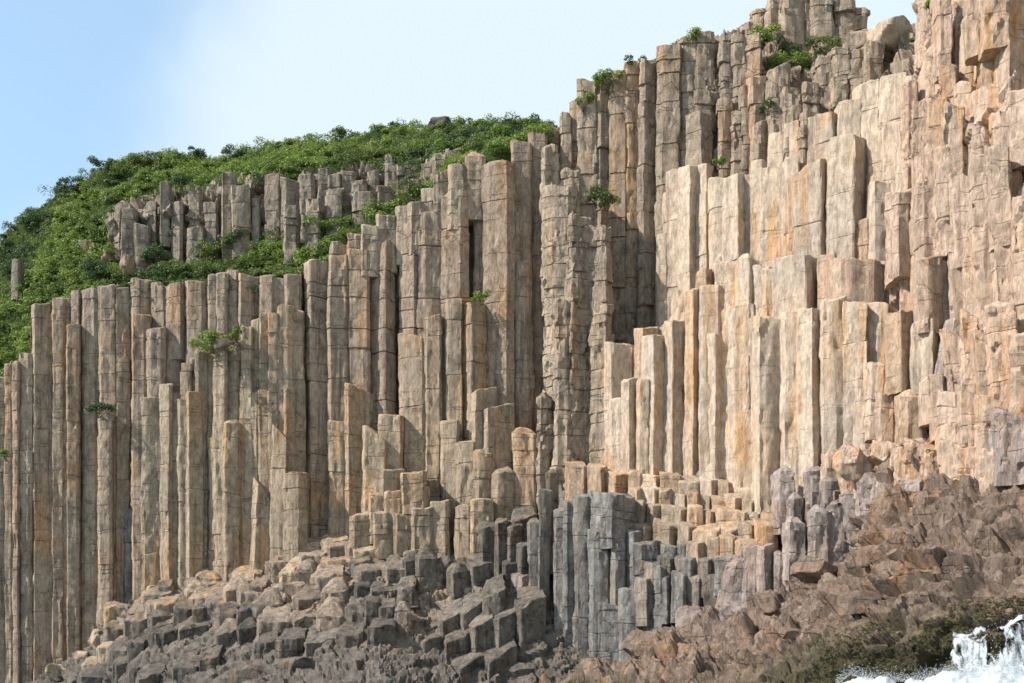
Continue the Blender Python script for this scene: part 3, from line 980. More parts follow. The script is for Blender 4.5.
# ------------------------------------------------------------------ dark slabs in the lower centre
rockset('of the dark slabs left of blue-grey columns', [(400, 64), (540, 61.6)], '''
402 418 555 590 y0 r
416 436 553 590 y-.4 r
436 449 560 606 y.2
446 468 567 612 y-.5 s.35 r
466 492 559 598 y0 s.3
480 498 524 570 y.9
495 508 520 580 y.5 s.3
506 522 522 575 y.6
510 536 512 552 y1.2
503 524 556 600 y.2
514 542 540 596 y.4 s.3
500 536 568 620 y-.1 s.6 mm''', DARK, name='rock_slab', cat='rock slab', group='dark slabs', noun='slab', jgap=(1.5, 3), dz=.16, ds=.13, ty=.4, face=.3)
rockset('of the lower dark fins beside brown shore', [(330, 61), (430, 60), (560, 58.8)], '''
422 440 622 660 y.6 t5
438 462 612 655 y.5 t9 s.25
460 484 600 648 y.6 t9
482 505 586 640 y.8 t8
390 418 640 680 y-.2 t6 s.4
416 446 632 682 y-.3 t8 s.3
444 470 630 690 y-.4 t7
468 492 618 680 y-.2 t9 s.3
490 518 610 676 y.1 t9 s.35
515 546 596 676 y.3 t9 s.25
450 486 655 720 y-1.4 t10 s.3
484 516 648 720 y-1.2 t12 s.2
360 394 652 700 y-.8 r
330 362 660 700 y-1. r s.4''', DARK, name='rock_fin', cat='rock fin', group='dark fins', noun='fin', jgap=(60, 80), dz=.16, ds=.13, ty=.45, dep=1.6, face=.3)

# ------------------------------------------------------------------ scree ledges
MATKEY['u'] = RUBBLE
def lpoint(px, t):
    t = t * 2.6; k = min(int(t), 2); t -= k
    def at(row):
        a = np.array(sorted(row)); return np.interp(px, a[:, 0], a[:, 1]), np.interp(px, a[:, 0], a[:, 2])
    (y0, d0), (y1, d1) = at(LROWS[k]), at(LROWS[k + 1])
    return y0 + (y1 - y0) * t, d0 + (d1 - d0) * t
for k, (t, a, b, nm, ms) in enumerate([
    (.03, 150, 470, 'the topmost scree ledge below the wall', 'wwu'), (.11, 120, 455, 'the second scree ledge from the top', 'wuu'),
    (.19, 95, 440, 'the third scree ledge from the top', 'wuu'), (.27, 80, 430, 'the fourth scree ledge from the top', 'wuud'),
    (.36, 70, 420, 'the fifth scree ledge from the top', 'uud'), (.46, 60, 415, 'the sixth scree ledge from the top', 'udd'),
    (.57, 90, 400, 'the seventh scree ledge from the top', 'udd'), (.69, 130, 390, 'the lowest scree ledge in view', 'd')]):
    rr = random.Random(40 + k); x = a + rr.uniform(0, 12); rr.random(); rows = []; dp = []
    while x < b:
        w_ = rr.uniform(13, 34)
        if rr.random() < .82:
            py, d = lpoint(x + w_ / 2, t)
            py += rr.uniform(-4, 3); dp.append((x + w_ / 2, d))
            if py < 690:
                fl = ' r' if rr.random() < .2 else ''
                rows.append(f"{x:.0f} {x+w_:.0f} {py-11:.1f} {py+18:.1f} y{rr.uniform(-.55,-.05):.2f} t{rr.uniform(-4,3):.1f} m{rr.choice(ms)}{fl}")
        x += w_ + (rr.uniform(4, 14) if rr.random() < .2 else 0)
    rockset('of ' + nm, dp, '\n'.join(rows), RUBBLE, name='ledge_stone', cat='rock block', group='scree ledge stones', noun='stone', jgap=(60, 80),
            rough=1.15, dz=.14, ds=.12, ty=.42, dep=1.5, bot_extra=10, face=.1)

# ------------------------------------------------------------------ boulders
def boulder(px, py, w, h, Y, mat, label, squash=.9, name='boulder', planes=11, group='shore boulders'):
    SEED[0] += 1; r = np.random.default_rng(SEED[0])
    n = 15; g = np.linspace(-1, 1, n)
    A, B = np.meshgrid(g, g, indexing='ij'); one = np.ones_like(A)
    faces = [np.stack(f, -1) for f in ((A, B, one), (B, A, -one), (one, A, B), (-one, B, A), (B, one, A), (A, -one, B))]
    V = np.concatenate([f.reshape(-1, 3) for f in faces])
    q = []
    for k in range(6):
        idx = np.arange(n * n).reshape(n, n) + k * n * n
        q.append(np.stack([idx[:-1, :-1], idx[1:, :-1], idx[1:, 1:], idx[:-1, 1:]], -1).reshape(-1, 4))
    # weld seams
    key = np.round(V, 5); _, first, inv = np.unique(key, axis=0, return_index=True, return_inverse=True)
    V = V[first]; q = inv.reshape(-1)[np.concatenate(q)]
    V = V / (np.abs(V) ** 5).sum(-1, keepdims=True) ** .2
    for _ in range(planes):
        d = r.normal(0, 1, 3); d /= np.linalg.norm(d); k = r.uniform(.62, .95)
        over = np.clip((V @ d) - k, 0, None); V = V - over[:, None] * d
    sc = np.array([w / 2, w / 2 * squash, h / 2]) * Y / F
    X = V * sc
    rz = r.uniform(-.6, .6); c, s = math.cos(rz), math.sin(rz)
    X[:, :2] = X[:, :2] @ np.array([[c, s], [-s, c]])
    nn = V / np.linalg.norm(V, axis=1)[:, None]
    so = r.uniform(-99, 99, 3)
    X = X + nn * (.07 * fbm((X + so) * 1.2, 4, 3) + .03 * blocky(X + so, (.5, .5, .5), 4, .8, .6))[:, None]
    me = mesh_from('boulder', X, q, sharp=35)
    o = link(name, me, mat); o.location = P(px, py, Y + .3 * w * Y / F) - np.array([0, 0, .1 * h * Y / F])
    return tag(o, label, 'boulder', group)

DY = lambda px, py, X=None: None
def surf_Y(X, px, py):
    """depth of a sheet where it projects to px,py"""
    sx = 512 + X[..., 0] * F / X[..., 1]; sy = HZ - (X[..., 2] - CAMH) * F / X[..., 1]
    d = (sx - px) ** 2 + (sy - py) ** 2
    i = np.unravel_index(np.argmin(d), d.shape)
    return float(X[..., 1][i])

BL = [  # px, py, w, h, sheet, mat, label
 (152, 604, 44, 44, 'L', WARMTAN, 'big tan boulder on the scree crest at far lower left'),
 (120, 612, 30, 36, 'L', WARMTAN, 'tan boulder leaning left of the big scree-crest boulder'),
 (100, 640, 30, 26, 'L', WARMTAN, 'pale boulder left below the scree-crest boulders'),
 (84, 660, 24, 22, 'L', WARMTAN, 'small pale boulder at the lowest left foot of wall'),
 (60, 672, 26, 20, 'L', WARMTAN, 'leftmost low tan boulder at the picture bottom'),
 (128, 665, 40, 26, 'L', RUBBLE, 'wide grey boulder below the pale lower-left boulders'),
 (172, 640, 44, 26, 'L', RUBBLE, 'flat grey boulder right below the big scree-crest boulder'),
 (205, 612, 30, 22, 'L', RUBBLE, 'grey boulder beneath the rounded ochre-stained left columns'),
 (240, 596, 34, 18, 'L', RUBBLE, 'flattish boulder under the fluted foot of left wall'),
 (275, 592, 30, 18, 'L', RUBBLE, 'boulder right of the flattish one under left wall'),
 (312, 575, 34, 20, 'L', RUBBLE, 'boulder at scree top under straight-cracked columns'),
 (350, 562, 32, 18, 'L', RUBBLE, 'pale boulder at scree top right of its twin'),
 (195, 668, 38, 30, 'L', DARK, 'dark boulder at the picture bottom left of centre'),
 (238, 640, 40, 34, 'L', DARK, 'dark blocky boulder in the middle of the left scree'),
 (285, 628, 44, 36, 'L', DARK, 'large dark boulder right of the blocky scree boulder'),
 (255, 674, 44, 28, 'L', DARK, 'dark boulder at the picture bottom below blocky boulder'),
 (318, 605, 36, 24, 'L', DARK, 'dark boulder in upper scree below straight-cracked columns'),
 (355, 600, 38, 24, 'L', DARK, 'dark boulder left of the twin squared slabs'),
 (376, 584, 28, 26, 'L', DARK, 'squared dark boulder touching the twin slabs'),
 (330, 640, 36, 26, 'L', DARK, 'dark boulder lower in scree left of dark fins'),
 (375, 622, 40, 18, 'L', DARK, 'flat dark boulder above the dark fins'),
 (405, 606, 36, 22, 'L', DARK, 'rounded dark boulder right of the flat one'),
 (300, 668, 38, 28, 'L', DARK, 'dark boulder at the bottom edge left of fins'),
 (412, 541, 26, 14, 'L', WARMTAN, 'small tan rubble boulder below stacked tan blocks'),
 (440, 545, 24, 14, 'L', WARMTAN, 'small tan rubble boulder right of another below blocks'),
 (462, 540, 26, 18, 'L', WARMTAN, 'tan boulder at the rubble right end'),
 # mauve rounded pillars and shore rocks
 (884, 452, 36, 30, 'R', ROSE, 'rosy boulder on the shore ridge under orange blocks'),
 (850, 462, 30, 34, 'R', ROSE, 'pale rosy boulder at the left end of shore ridge'),
 (912, 452, 34, 28, 'R', ROSE, 'rosy boulder right of the ridge-crest boulder'),
 (946, 455, 36, 26, 'R', MAUVE, 'mauve boulder on the ridge near right wall'),
 (870, 486, 34, 32, 'R', ROSE, 'rosy boulder below the ridge left end'),
 (905, 490, 36, 22, 'R', MAUVE, 'flat mauve boulder below the ridge middle'),
 (895, 512, 40, 22, 'R', MAUVE, 'mauve-grey boulder leaning under the flat mauve boulder'),
 (990, 440, 40, 36, 'R', MAUVE, 'big grey-mauve boulder at right under rosy wall'),
 (1012, 425, 34, 36, 'R', MAUVE, 'grey boulder at right edge above the ridge'),
 (700, 618, 44, 30, 'R', MAUVE, 'mauve boulder in front of the bottom ledge'),
 (740, 608, 40, 30, 'R', MAUVE, 'mauve-grey boulder below the leaning pillar'),
 (645, 645, 44, 34, 'R', BROWN, 'brown boulder under the blue-grey columns'),
 (600, 668, 40, 28, 'R', BROWN, 'brown boulder at the bottom edge beside dark fins'),
 (690, 655, 46, 26, 'R', BROWN, 'flat brown boulder at the bottom right of centre'),
 (770, 602, 46, 24, 'R', BROWN, 'pale brown boulder below the mauve pillars'),
 (815, 566, 44, 26, 'R', BROWN, 'brown boulder at the foot of rounded mauve pillars'),
 (880, 555, 40, 24, 'R', BROWN, 'brown boulder with a grey patch above its shelf'),
 (905, 532, 40, 24, 'R', BROWN, 'brown boulder below the ridge, right of pillars'),
 (950, 525, 48, 30, 'R', BROWN, 'large brown boulder in the middle right shore'),
 (1000, 520, 46, 34, 'R', BROWN, 'brown boulder at right edge below mauve boulders'),
 (860, 600, 54, 26, 'R', BROWN, 'wide brown boulder above the weedy rocks'),
 (930, 578, 54, 28, 'R', BROWN, 'ochre-brown boulder above the water chute'),
 (1000, 566, 40, 22, 'R', BROWN, 'orange-brown boulder above the water chute at right edge'),
 (800, 640, 54, 30, 'R', BROWN, 'brown boulder left of the weedy rocks'),
 (745, 660, 50, 28, 'R', BROWN, 'brown boulder at the bottom left of weedy rocks'),
]
for px, py, w, h, sh, mt, lb in BL:
    Y = surf_Y(RUBX if sh == 'L' else SHOX, px, py)
    boulder(px, py, w, h, Y + .05, mt, lb, group='scree boulders' if sh == 'L' else 'shore boulders')
boulder(893, 38, 58, 40, 61.6, PINK, 'big rounded boulder on the skyline below blue sky', group='skyline boulders')
boulder(858, 42, 30, 26, 63.6, BUFF, 'smaller dark boulder left of the big skyline boulder', group='skyline boulders')
boulder(908, 66, 28, 22, 58.6, BUFF, 'boulder under the right side of the skyline boulder', group='skyline boulders')
boulder(440, 126, 24, 13, 86, DARK, 'dark rock in the scrub at the hilltop', group='skyline boulders')
boulder(128, 264, 20, 20, 74, GREYTAN, 'grey boulder in scrub above the dark cleft', group='skyline boulders')
boulder(222, 342, 15, 12, 68.6, GREYTAN, 'grey boulder on the small grassy ledge', group='skyline boulders')
rockset('of the rounded mauve pillars above brown shore', [(740, 53.2), (850, 50.7)], '''
742 762 545 610 y.4 r l6
760 778 545 612 y-.1 s.3
776 790 550 600 y0
788 806 520 600 y-.3 r
812 832 508 585 y-.3 r
830 848 500 580 y.1 r
808 824 468 520 y1.2 r
824 842 478 540 y.8 r
846 862 490 550 y.2 r
790 808 495 550 y1. r
716 746 556 616 y.5 l16 t12
776 796 470 520 y1.6 r''', MAUVE, name='rock_pillar', cat='rock pillar', group='rounded mauve pillars', noun='pillar', jgap=(3, 5), rough=1.8, dz=.18, ds=.15)

# ------------------------------------------------------------------ vegetation
def leaf_cloud(centres, radii, nleaf, size, r, up=.5):
    """quads scattered through puffs"""
    k = r.integers(0, len(centres), nleaf)
    d = r.normal(0, 1, (nleaf, 3)); d /= np.linalg.norm(d, axis=1)[:, None]
    d[:, 2] = np.where(d[:, 2] < -.3, -d[:, 2], d[:, 2])
    rad = radii[k] * (r.uniform(.25, 1.06, nleaf) ** .5)
    c = centres[k] + d * rad[:, None] * np.array([1, 1, .85])
    nrm = d + r.normal(0, .6, (nleaf, 3)) + np.array([0, 0, up]); nrm /= np.linalg.norm(nrm, axis=1)[:, None]
    a = np.cross(nrm, r.normal(0, 1, (nleaf, 3))); a /= np.linalg.norm(a, axis=1)[:, None] + 1e-9
    b = np.cross(nrm, a)
    s = size * r.uniform(.6, 1.4, nleaf)[:, None]
    v = np.stack([c - a * s, c - b * s * .55, c + a * s, c + b * s * .55], 1)
    return v.reshape(-1, 3)

def quads_of(v): return np.arange(len(v)).reshape(-1, 4)

def shrub(px, py, Y, w, h, mat, label, group, cat='shrub', dens=1.0, name='shrub'):
    SEED[0] += 1; r = np.random.default_rng(SEED[0])
    W, Hh = w * Y / F, h * Y / F
    root = bpy.data.objects.new(name, None); COL.objects.link(root); root.location = P(px, py, Y)
    tag(root, label, cat, group)
    n = max(4, int(5 * W))
    n = min(n, 26)
    c = np.stack([r.uniform(-.42, .42, n) * W, r.uniform(-.35, .35, n) * min(W, 2.), r.uniform(.05, .66, n) * Hh], -1)
    rad = r.uniform(.2, .36, n) * min(W, Hh) + .1
    v = leaf_cloud(c, rad, int(dens * 420 * max(.7, W * Hh)), .066, r)
    link('foliage', mesh_from('foliage', v, quads_of(v), smooth=False), mat, root)
    # stems
    vs, fs = [], []
    for i in range(min(n, 7)):
        a = np.array([r.normal(0, .08), r.normal(0, .08), -.25]); b = c[i] * np.array([.9, .9, .9])
        for t, q in ((0, a), (1, b)):
            for k in range(5):
                an = k * math.tau / 5; rr_ = .03 * (1 - .6 * t)
                vs.append(q + np.array([math.cos(an) * rr_, math.sin(an) * rr_, 0]))
        o_ = i * 10
        fs += [[o_ + k, o_ + (k + 1) % 5, o_ + 5 + (k + 1) % 5, o_ + 5 + k] for k in range(5)]
    link('stem', mesh_from('stem', np.array(vs), fs), TWIG, root)
    return root

def scrub(name, pts, mat, size=.10, rad=(.45, .95), leaves=150, seed=1, puffs=3):
    r = np.random.default_rng(seed)
    C, R = [], []
    for p in pts:
        R0 = r.uniform(*rad)
        for _ in range(puffs):
            C.append(p + r.normal(0, .45, 3) * R0 * np.array([1, 1, .6]) + np.array([0, 0, .25 * R0])); R.append(R0 * r.uniform(.5, .9))
    C, R = np.array(C), np.array(R)
    v = leaf_cloud(C, R, len(C) * leaves // puffs * 1, size, r)
    o = link(name, mesh_from(name, v, quads_of(v), smooth=False), mat)
    return tag(o, kind='stuff')

# hillside scrub: sampled on the hill sheet (a mass nobody could count)
hp = HILLX.reshape(-1, 3); hsx = 512 + hp[:, 0] * F / hp[:, 1]; hsy = HZ - (hp[:, 2] - CAMH) * F / hp[:, 1]
rv = np.random.default_rng(3)
def pick(mask, n):
    i = np.flatnonzero(mask); return hp[rv.choice(i, min(n, len(i)), replace=False)]
front = hp[:, 1] < 93
gap = vnoise(hp * .22, 77)
left = front & (hsx < 130)
top_ = front & (hp[:, 1] > 78.6) & (hsx >= 115)
shelf = front & (hp[:, 1] < 75.0) & (hsx > 100) & (hsx < 345)
rise = front & (hsx >= 100) & (hp[:, 1] >= 77.2) & (hp[:, 1] <= 78.6) & (gap > -.1)
rstep = front & (hsx >= 330) & (hp[:, 1] < 78.6) & (hp[:, 1] > 74.2) & (gap > -.25)
rim = front & (hsx >= 430) & (hp[:, 1] < 74.2) & (hp[:, 1] > 70.8)
band_ = (hsx > 108) & (hsx < 470) & (hp[:, 1] < 77.4) & (hp[:, 1] > 75.4)
rest = front & ~band_ & (hp[:, 1] > 71) & (hsy < np.interp(hsx, [-90, 0, 110, 300, 400, 552], [480, 400, 300, 282, 244, 160]))
m_all = [(rim, 130), (rest, 700), (left, 420), (left, 420), (top_, 700), (shelf, 130), (rise, 150), (rstep, 260)]
allp = np.concatenate([pick(m, n) for m, n in m_all])
sel = vnoise(allp * np.array([.13, .13, .2]), 91)
A_ = allp[sel > .08]; B_ = allp[(sel <= .08) & (sel > -.3)]; C_ = allp[sel <= -.3]
for arr, mt, lb, sd in ((A_, LEAFB, 'bright', 11), (B_, LEAF, 'mid', 12), (C_, LEAFD, 'dark', 13)):
    o = scrub('hillside_scrub', arr, mt, .066, (.28, .8), 300, sd)
    tag(o, {'bright': 'bright yellow-green patches of scrub over the hilltop', 'mid': 'mid green scrub covering the hillside above the cliff',
            'dark': 'dark green bushy patches of the hillside scrub'}[lb], 'scrub')

gr = pick(front & (hp[:, 1] > 71), 17000)
tag(scrub('hillside_grass', gr, LEAF, .05, (.12, .3), 32, 31, 2), 'low rough grass between the bushes on the hillside', 'grass')
SH = [  # px, py (base), Y, w, h, mat, label
 (72, 190, 86, 30, 12, LEAFD, 'dark bush on the skyline down the left slope', 'skyline shrubs'),
 (107, 170, 87, 32, 12, LEAFD, 'dark bush on the skyline where left slope steepens', 'skyline shrubs'),
 (146, 166, 87, 32, 13, LEAF, 'bush at the left shoulder of the skyline', 'skyline shrubs'),
 (190, 162, 87, 36, 14, LEAFD, 'rounded dark bush on skyline above the left outcrop', 'skyline shrubs'),
 (238, 158, 87, 34, 13, LEAFD, 'rounded bush on skyline above the middle outcrop', 'skyline shrubs'),
 (298, 149, 87, 36, 14, LEAF, 'bush on skyline above the right outcrop', 'skyline shrubs'),
 (345, 142, 87, 34, 13, LEAF, 'bush on skyline right of the outcrops', 'skyline shrubs'),
 (388, 136, 87, 34, 13, LEAFD, 'dark bush on skyline left of hilltop boulder', 'skyline shrubs'),
 (468, 130, 86, 36, 12, LEAFB, 'bright bush on skyline right of hilltop boulder', 'skyline shrubs'),
 (505, 132, 85, 26, 14, LEAFB, 'bright low bush on skyline near the rock shoulder', 'skyline shrubs'),
 (536, 132, 79, 26, 12, LEAFB, 'last bright bush on skyline before rock columns', 'skyline shrubs'),
 (452, 168, 74, 44, 30, LEAFB, 'large bright shrub over the hilltop rim blocks', 'rim shrubs'),
 (498, 146, 74.5, 36, 20, LEAFB, 'bright shrub on the rim left of the tall bay', 'rim shrubs'),
 (265, 272, 74, 44, 34, LEAFB, 'bright shrub filling the shelf below middle outcrop', 'shelf shrubs'),
 (182, 282, 74, 40, 26, LEAF, 'green shrub on the shelf below left outcrop', 'shelf shrubs'),
 (318, 246, 73, 24, 32, LEAFB, 'bright shrub climbing right of the shelf', 'shelf shrubs'),
 (100, 284, 74.5, 26, 30, LEAFD, 'dark shrub left of the left outcrop', 'shelf shrubs'),
 (212, 350, 69, 36, 22, LEAFB, 'leafy shrub on the small grassy ledge', 'ledge tufts'),
 (236, 338, 68.9, 18, 14, LEAF, 'small tuft right end of the grassy ledge', 'ledge tufts'),
 (98, 414, 70.2, 26, 14, LEAFD, 'dark tuft in the slanting crack of left wall', 'ledge tufts'),
 (6, 458, 71.6, 14, 10, LEAFB, 'bright tuft in the crack at the left edge', 'ledge tufts'),
 (480, 301, 67.6, 24, 9, LEAFB, 'green tuft on the column top in mid-wall', 'ledge tufts'),
 (604, 206, 66.8, 32, 22, LEAF, 'leafy shrub on top of the rough buttress', 'ledge tufts'),
 (718, 164, 64.8, 14, 8, LEAFB, 'small green tuft on the upper pinkish tier', 'ledge tufts'),
 (607, 86, 69.4, 32, 16, LEAFB, 'bright bush on skyline above the buttress columns', 'ledge tufts'),
 (582, 106, 69.8, 20, 14, LEAFB, 'small bright bush left of skyline bush above buttress', 'ledge tufts'),
 (636, 67, 69.2, 22, 11, LEAFD, 'dark bush on skyline right of the bright ones', 'ledge tufts'),
 (694, 46, 67.8, 46, 17, LEAFB, 'wide bright bush topping the knobbly skyline columns', 'ledge tufts'),
 (766, 55, 68.2, 26, 36, LEAFB, 'tall bright shrub in the gully under skyline crag', 'gully shrubs'),
 (790, 76, 67.2, 44, 26, LEAFB, 'wide bright shrub spreading in the gully', 'gully shrubs'),
 (786, 60, 67.8, 26, 24, LEAFD, 'dark shrub in the gully against the crag', 'gully shrubs'),
 (826, 52, 66.6, 40, 14, LEAF, 'low green shrub at the foot of the crag', 'gully shrubs'),
 (866, 54, 65.2, 36, 15, LEAFB, 'bright shrub at gully right end beside the boulder', 'gully shrubs'),
 (392, 172, 78.5, 40, 14, LEAFB, 'long bright shrub above the broken rock band', 'rim shrubs'),
 (428, 164, 77.5, 34, 14, LEAF, 'green shrub right of the long one above the rock band', 'rim shrubs'),
 (350, 178, 79, 30, 12, LEAFB, 'bright shrub at the left end above the broken rock band', 'rim shrubs'),
 (503, 160, 70.4, 36, 18, LEAFB, 'bright low shrub directly behind the tall bay columns', 'rim shrubs'),
 (158, 264, 75.4, 30, 22, LEAFD, 'dark shrub at the foot of the left outcrop', 'shelf shrubs'),
 (208, 256, 75.2, 26, 18, LEAFB, 'bright shrub at the foot of the middle outcrop', 'shelf shrubs'),
 (236, 250, 75.3, 24, 26, LEAFD, 'dark shrub hiding the right end of middle outcrop', 'shelf shrubs'),
 (282, 250, 74.7, 30, 20, LEAF, 'green shrub at the left foot of the right outcrop', 'shelf shrubs'),
 (344, 232, 73.0, 26, 20, LEAFB, 'bright shrub at the right foot of the right outcrop', 'shelf shrubs'),
 (376, 216, 72.2, 30, 16, LEAF, 'green shrub between right outcrop and broken rim blocks', 'rim shrubs'),
 (414, 196, 71.4, 34, 18, LEAFD, 'dark shrub behind the broken rim blocks', 'rim shrubs'),
 (182, 190, 76.6, 22, 16, LEAFD, 'dark bush between the left and middle outcrops', 'shelf shrubs'),
 (262, 186, 76.2, 24, 18, LEAFD, 'dark bush between the middle and right outcrops', 'shelf shrubs'),
 (930, 10, 56.4, 16, 16, LEAFB, 'bright tuft on the skyline rock at upper right', 'gully shrubs'),
 (768, 110, 64.2, 22, 9, LEAF, 'small tuft among jumbled blocks under the gully', 'gully shrubs'),
 (918, 42, 60, 14, 10, LEAF, 'small tuft right of the big skyline boulder', 'gully shrubs'),
]
for px, py, Y, w, h, mt, lb, gp in SH:
    shrub(px, py, Y, w, h, mt, lb, gp, 'shrub' if w > 15 else 'tuft', 1.5, 'shrub' if w > 15 else 'plant_tuft')

# ------------------------------------------------------------------ seaweed, surf, sea
sp = SHOX.reshape(-1, 3); ssx = 512 + sp[:, 0] * F / sp[:, 1]; ssy = HZ - (sp[:, 2] - CAMH) * F / sp[:, 1]
band = (ssx > 795) & (ssx < 1060) & (ssy > np.interp(ssx, [795, 860, 930, 1024, 1060], [642, 626, 602, 596, 590])) & (ssy < 695) & (sp[:, 1] < 43.5)
wn = vnoise(sp * .6, 5) + .5 * vnoise(sp * 2, 6)
i = np.flatnonzero(band & (wn > -.15)); pts = sp[RNG.choice(i, min(len(i), 4200))]
tag(scrub('seaweed', pts, WEED, .02, (.04, .10), 40, 21, 2), 'olive green seaweed coating the wave-washed rocks', 'seaweed')

def foam_material(name, streaks):
    m, nt, ns, L, bs = nodes_mat(name)
    geo = ns.new('ShaderNodeNewGeometry'); pos = geo.outputs['Position']
    c = mixc(nt, ramp(nt, noise_n(nt, pos, 1.7, 8, .72), .40, .60), (.33, .375, .40), (.52, .545, .56))
    L.new(c, bs.inputs['Base Color']); bs.inputs['Roughness'].default_value = .5
    bp = ns.new('ShaderNodeBump'); bp.inputs['Strength'].default_value = .7; bp.inputs['Distance'].default_value = .12
    L.new(noise_n(nt, pos, 5, 8, .75), bp.inputs['Height']); L.new(bp.outputs[0], bs.inputs['Normal'])
    if streaks:                                   # a thin torn film of white water, clear between its threads
        st = noise_n(nt, vscale(nt, pos, (4.2, 1.2, .55)), 1.0, 6, .62, .5)
        L.new(ramp(nt, st, *streaks), bs.inputs['Alpha'])
    return m
FOAM = foam_material('white_foam', None)
FILM = foam_material('falling_water_film', (.40, .55))
THIN = foam_material('thin_water_film', (.52, .60))
def sea_material():
    m, nt, ns, L, bs = nodes_mat('sea_water')
    geo = ns.new('ShaderNodeNewGeometry'); pos = geo.outputs['Position']
    c = mixc(nt, ramp(nt, noise_n(nt, pos, .35, 8, .65), .52, .62), (.03, .09, .09), (.75, .8, .8))
    L.new(c, bs.inputs['Base Color']); bs.inputs['Roughness'].default_value = .12
    bp = ns.new('ShaderNodeBump'); bp.inputs['Strength'].default_value = .6; bp.inputs['Distance'].default_value = .4
    L.new(noise_n(nt, pos, .8, 8, .6), bp.inputs['Height']); L.new(bp.outputs[0], bs.inputs['Normal'])
    return m
sea = link('sea', mesh_from('sea', [(-900, -300, 0), (900, -300, 0), (900, 1500, 0), (-900, 1500, 0)], [[0, 1, 2, 3]]), sea_material())
tag(sea, kind='structure')
def disp_foam(X):
    return .24 * fbm(X * 1.0, 4, 65) + .12 * np.abs(fbm(X * 2.2, 4, 66)) + .03 * fbm(X * 8, 3, 67)
fo, _ = sheet('surf_foam', [
    [(815, 708, 38.4), (845, 685, 37.8), (862, 678, 37.3), (900, 684, 36.4), (940, 676, 35.6), (985, 671, 34.9), (1030, 664, 34.2), (1120, 652, 33.4), (1330, 652, 25.9)],
    [(805, 712, 36.4), (845, 692, 35.8), (900, 687, 34.8), (960, 684, 33.8), (1024, 676, 33), (1120, 670, 32), (1330, 670, 24.5)],
    [(800, 735, 33), (900, 725, 32), (1024, 705, 31), (1120, 700, 30), (1330, 700, 22.5)],
    [(800, 770, 29), (1120, 760, 27), (1330, 760, 19.5)]], FOAM, 1.5, 1.5, disp_foam, kind='stuff')
tag(fo, 'white churning surf foam at the lower right corner', 'surf')

def sy(px, py): return surf_Y(SHOX, px, py)
def disp_fall(X): return .12 * fbm(X * np.array([1.6, 1.6, .4]), 4, 75) + .05 * vnoise(X * np.array([6, 6, .6]), 76)
def fall(label, xs, top, mat, off=.45):
    ya = [np.interp(x, [950, 985, 1008, 1024, 1050], top) for x in xs]
    o, _ = sheet('waterfall', [
        [(x, y - 3, sy(x, y) + .35) for x, y in zip(xs, ya)],
        [(x, y + 2, sy(x, y) - .15) for x, y in zip(xs, ya)],
        [(x, y + 12, min(sy(x, y), sy(x, y + 12)) - off) for x, y in zip(xs, ya)],
        [(x, y + 28, min(sy(x, y + 12), sy(x, y + 28)) - off - .15) for x, y in zip(xs, ya)],
        [(x, 684, min(sy(x, y + 28), sy(x, 676)) - off - .3) for x, y in zip(xs, ya)]], mat, .8, .8, disp_fall, kind=None, sharp=80)
    tag(o, label, 'waterfall')
fall('wide white curtain of seawater draining off the weedy rock', [953, 960, 968, 976, 986], [634, 630, 624, 614, 604], FILM, .75)
fall('thin white trickle of seawater left of right-edge cascade', [986, 992, 998, 1004, 1010], [634, 629, 624, 616, 604], THIN, .7)
fall('thick white cascade of seawater at the right edge', [1006, 1014, 1022, 1032, 1050], [634, 630, 622, 612, 600], FILM, .95)
# spray thrown up where the water lands
r = np.random.default_rng(5); D = []
for _ in range(4200):
    x = r.uniform(836, 1040); yt = np.interp(x, [836, 850, 870, 910, 950, 990, 1040], [680, 669, 674, 676, 668, 664, 655])
    D.append(P(x, yt + 6 - abs(r.normal(0, 5)), np.interp(x, [840, 1040], [37.6, 33.8]) - r.uniform(0, .9)))
for _ in range(500):
    x = r.uniform(950, 1040); t = r.uniform(0, 1)
    D.append(P(x, np.interp(x, [950, 985, 1040], [634, 626, 606]) * (1 - t) + 674 * t, 34.6 + (985 - x) * .012 + r.uniform(-.3, .3)))
D = np.array(D); sz = r.uniform(.004, .017, len(D))[:, None]
oc = np.array([(1, 0, 0), (0, 1, 0), (-1, 0, 0), (0, -1, 0), (0, 0, 1), (0, 0, -1)], float)
DV = (D[:, None] + oc[None] * sz[:, None]).reshape(-1, 3)
tri = np.array([(0, 1, 4), (1, 2, 4), (2, 3, 4), (3, 0, 4), (1, 0, 5), (2, 1, 5), (3, 2, 5), (0, 3, 5)])
T = (tri[None] + np.arange(len(D))[:, None, None] * 6).reshape(-1, 3)
tag(link('sea_spray', mesh_from('sea_spray', DV, T), FOAM), 'white droplets of spray flying above the surf', 'spray', kind='stuff')

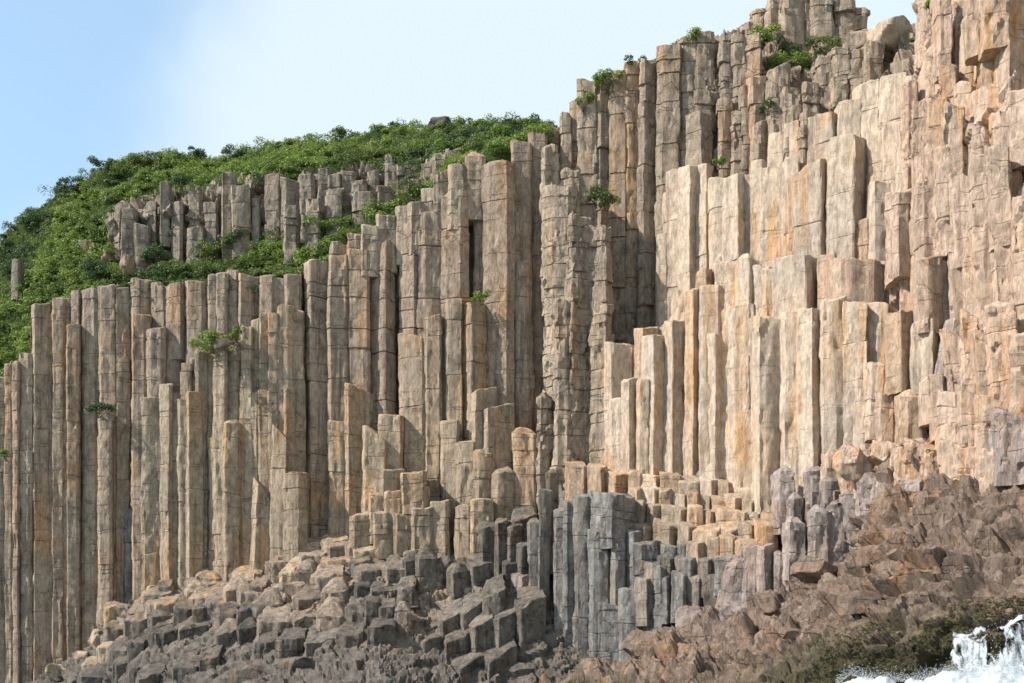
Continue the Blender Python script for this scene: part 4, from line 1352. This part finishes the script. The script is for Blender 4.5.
# ------------------------------------------------------------------ light, sky, camera
SUN_DIR = np.array([-.74, -.16, .66]); SUN_DIR /= np.linalg.norm(SUN_DIR)
elev = math.asin(SUN_DIR[2]); azim = math.atan2(SUN_DIR[0], SUN_DIR[1])
sl = bpy.data.lights.new('sun', 'SUN'); sl.energy = 4.8; sl.angle = math.radians(.5); sl.color = (1, .955, .89)
so = bpy.data.objects.new('sun', sl); COL.objects.link(so)
from mathutils import Vector
so.rotation_euler = Vector(-SUN_DIR).to_track_quat('-Z', 'Y').to_euler()
so.location = (-60, -20, 80)

w = bpy.data.worlds.new('World'); SC.world = w; w.use_nodes = True
nt = w.node_tree; ns = nt.nodes; L = nt.links
sky = ns.new('ShaderNodeTexSky'); sky.sky_type = 'NISHITA'; sky.sun_disc = False
sky.sun_elevation = elev; sky.sun_rotation = azim; sky.air_density = 1.0; sky.dust_density = .25; sky.ozone_density = 2.2
tc = ns.new('ShaderNodeTexCoord')
cl = noise_n(nt, vscale(nt, tc.outputs['Generated'], (1.6, 1.6, 2.6)), 1.3, 4, .5, .2)
sx = ns.new('ShaderNodeSeparateXYZ'); L.new(tc.outputs['Generated'], sx.inputs[0])
# cloud bank lies to the right, clear blue towards the left
bank = math_n(nt, 'ADD', cl, math_n(nt, 'MULTIPLY', math_n(nt, 'ADD', sx.outputs[0], .24), 1.1))
cf = math_n(nt, 'MULTIPLY', ramp(nt, bank, .34, .64), .95)
thin = mixc(nt, .42, sky.outputs[0], (3.3, 4.75, 5.7))        # thin high haze
skyc = mixc(nt, cf, thin, (3.8, 4.42, 4.8))
bg = ns['Background']; bg.inputs['Strength'].default_value = .125
L.new(skyc, bg.inputs['Color'])

cam = bpy.data.cameras.new('camera'); co = bpy.data.objects.new('camera', cam); COL.objects.link(co)
co.location = (0, 0, CAMH); co.rotation_euler = (math.pi / 2, 0, 0)
cam.sensor_width = 36; cam.lens = 36 * F / 1024; cam.shift_y = (HZ - 341.5) / 1024
cam.clip_end = 4000; cam.clip_start = .5
SC.camera = co
vs = SC.view_settings
vs.view_transform = 'Standard'; vs.look = 'None'; vs.exposure = .78; vs.gamma = 1
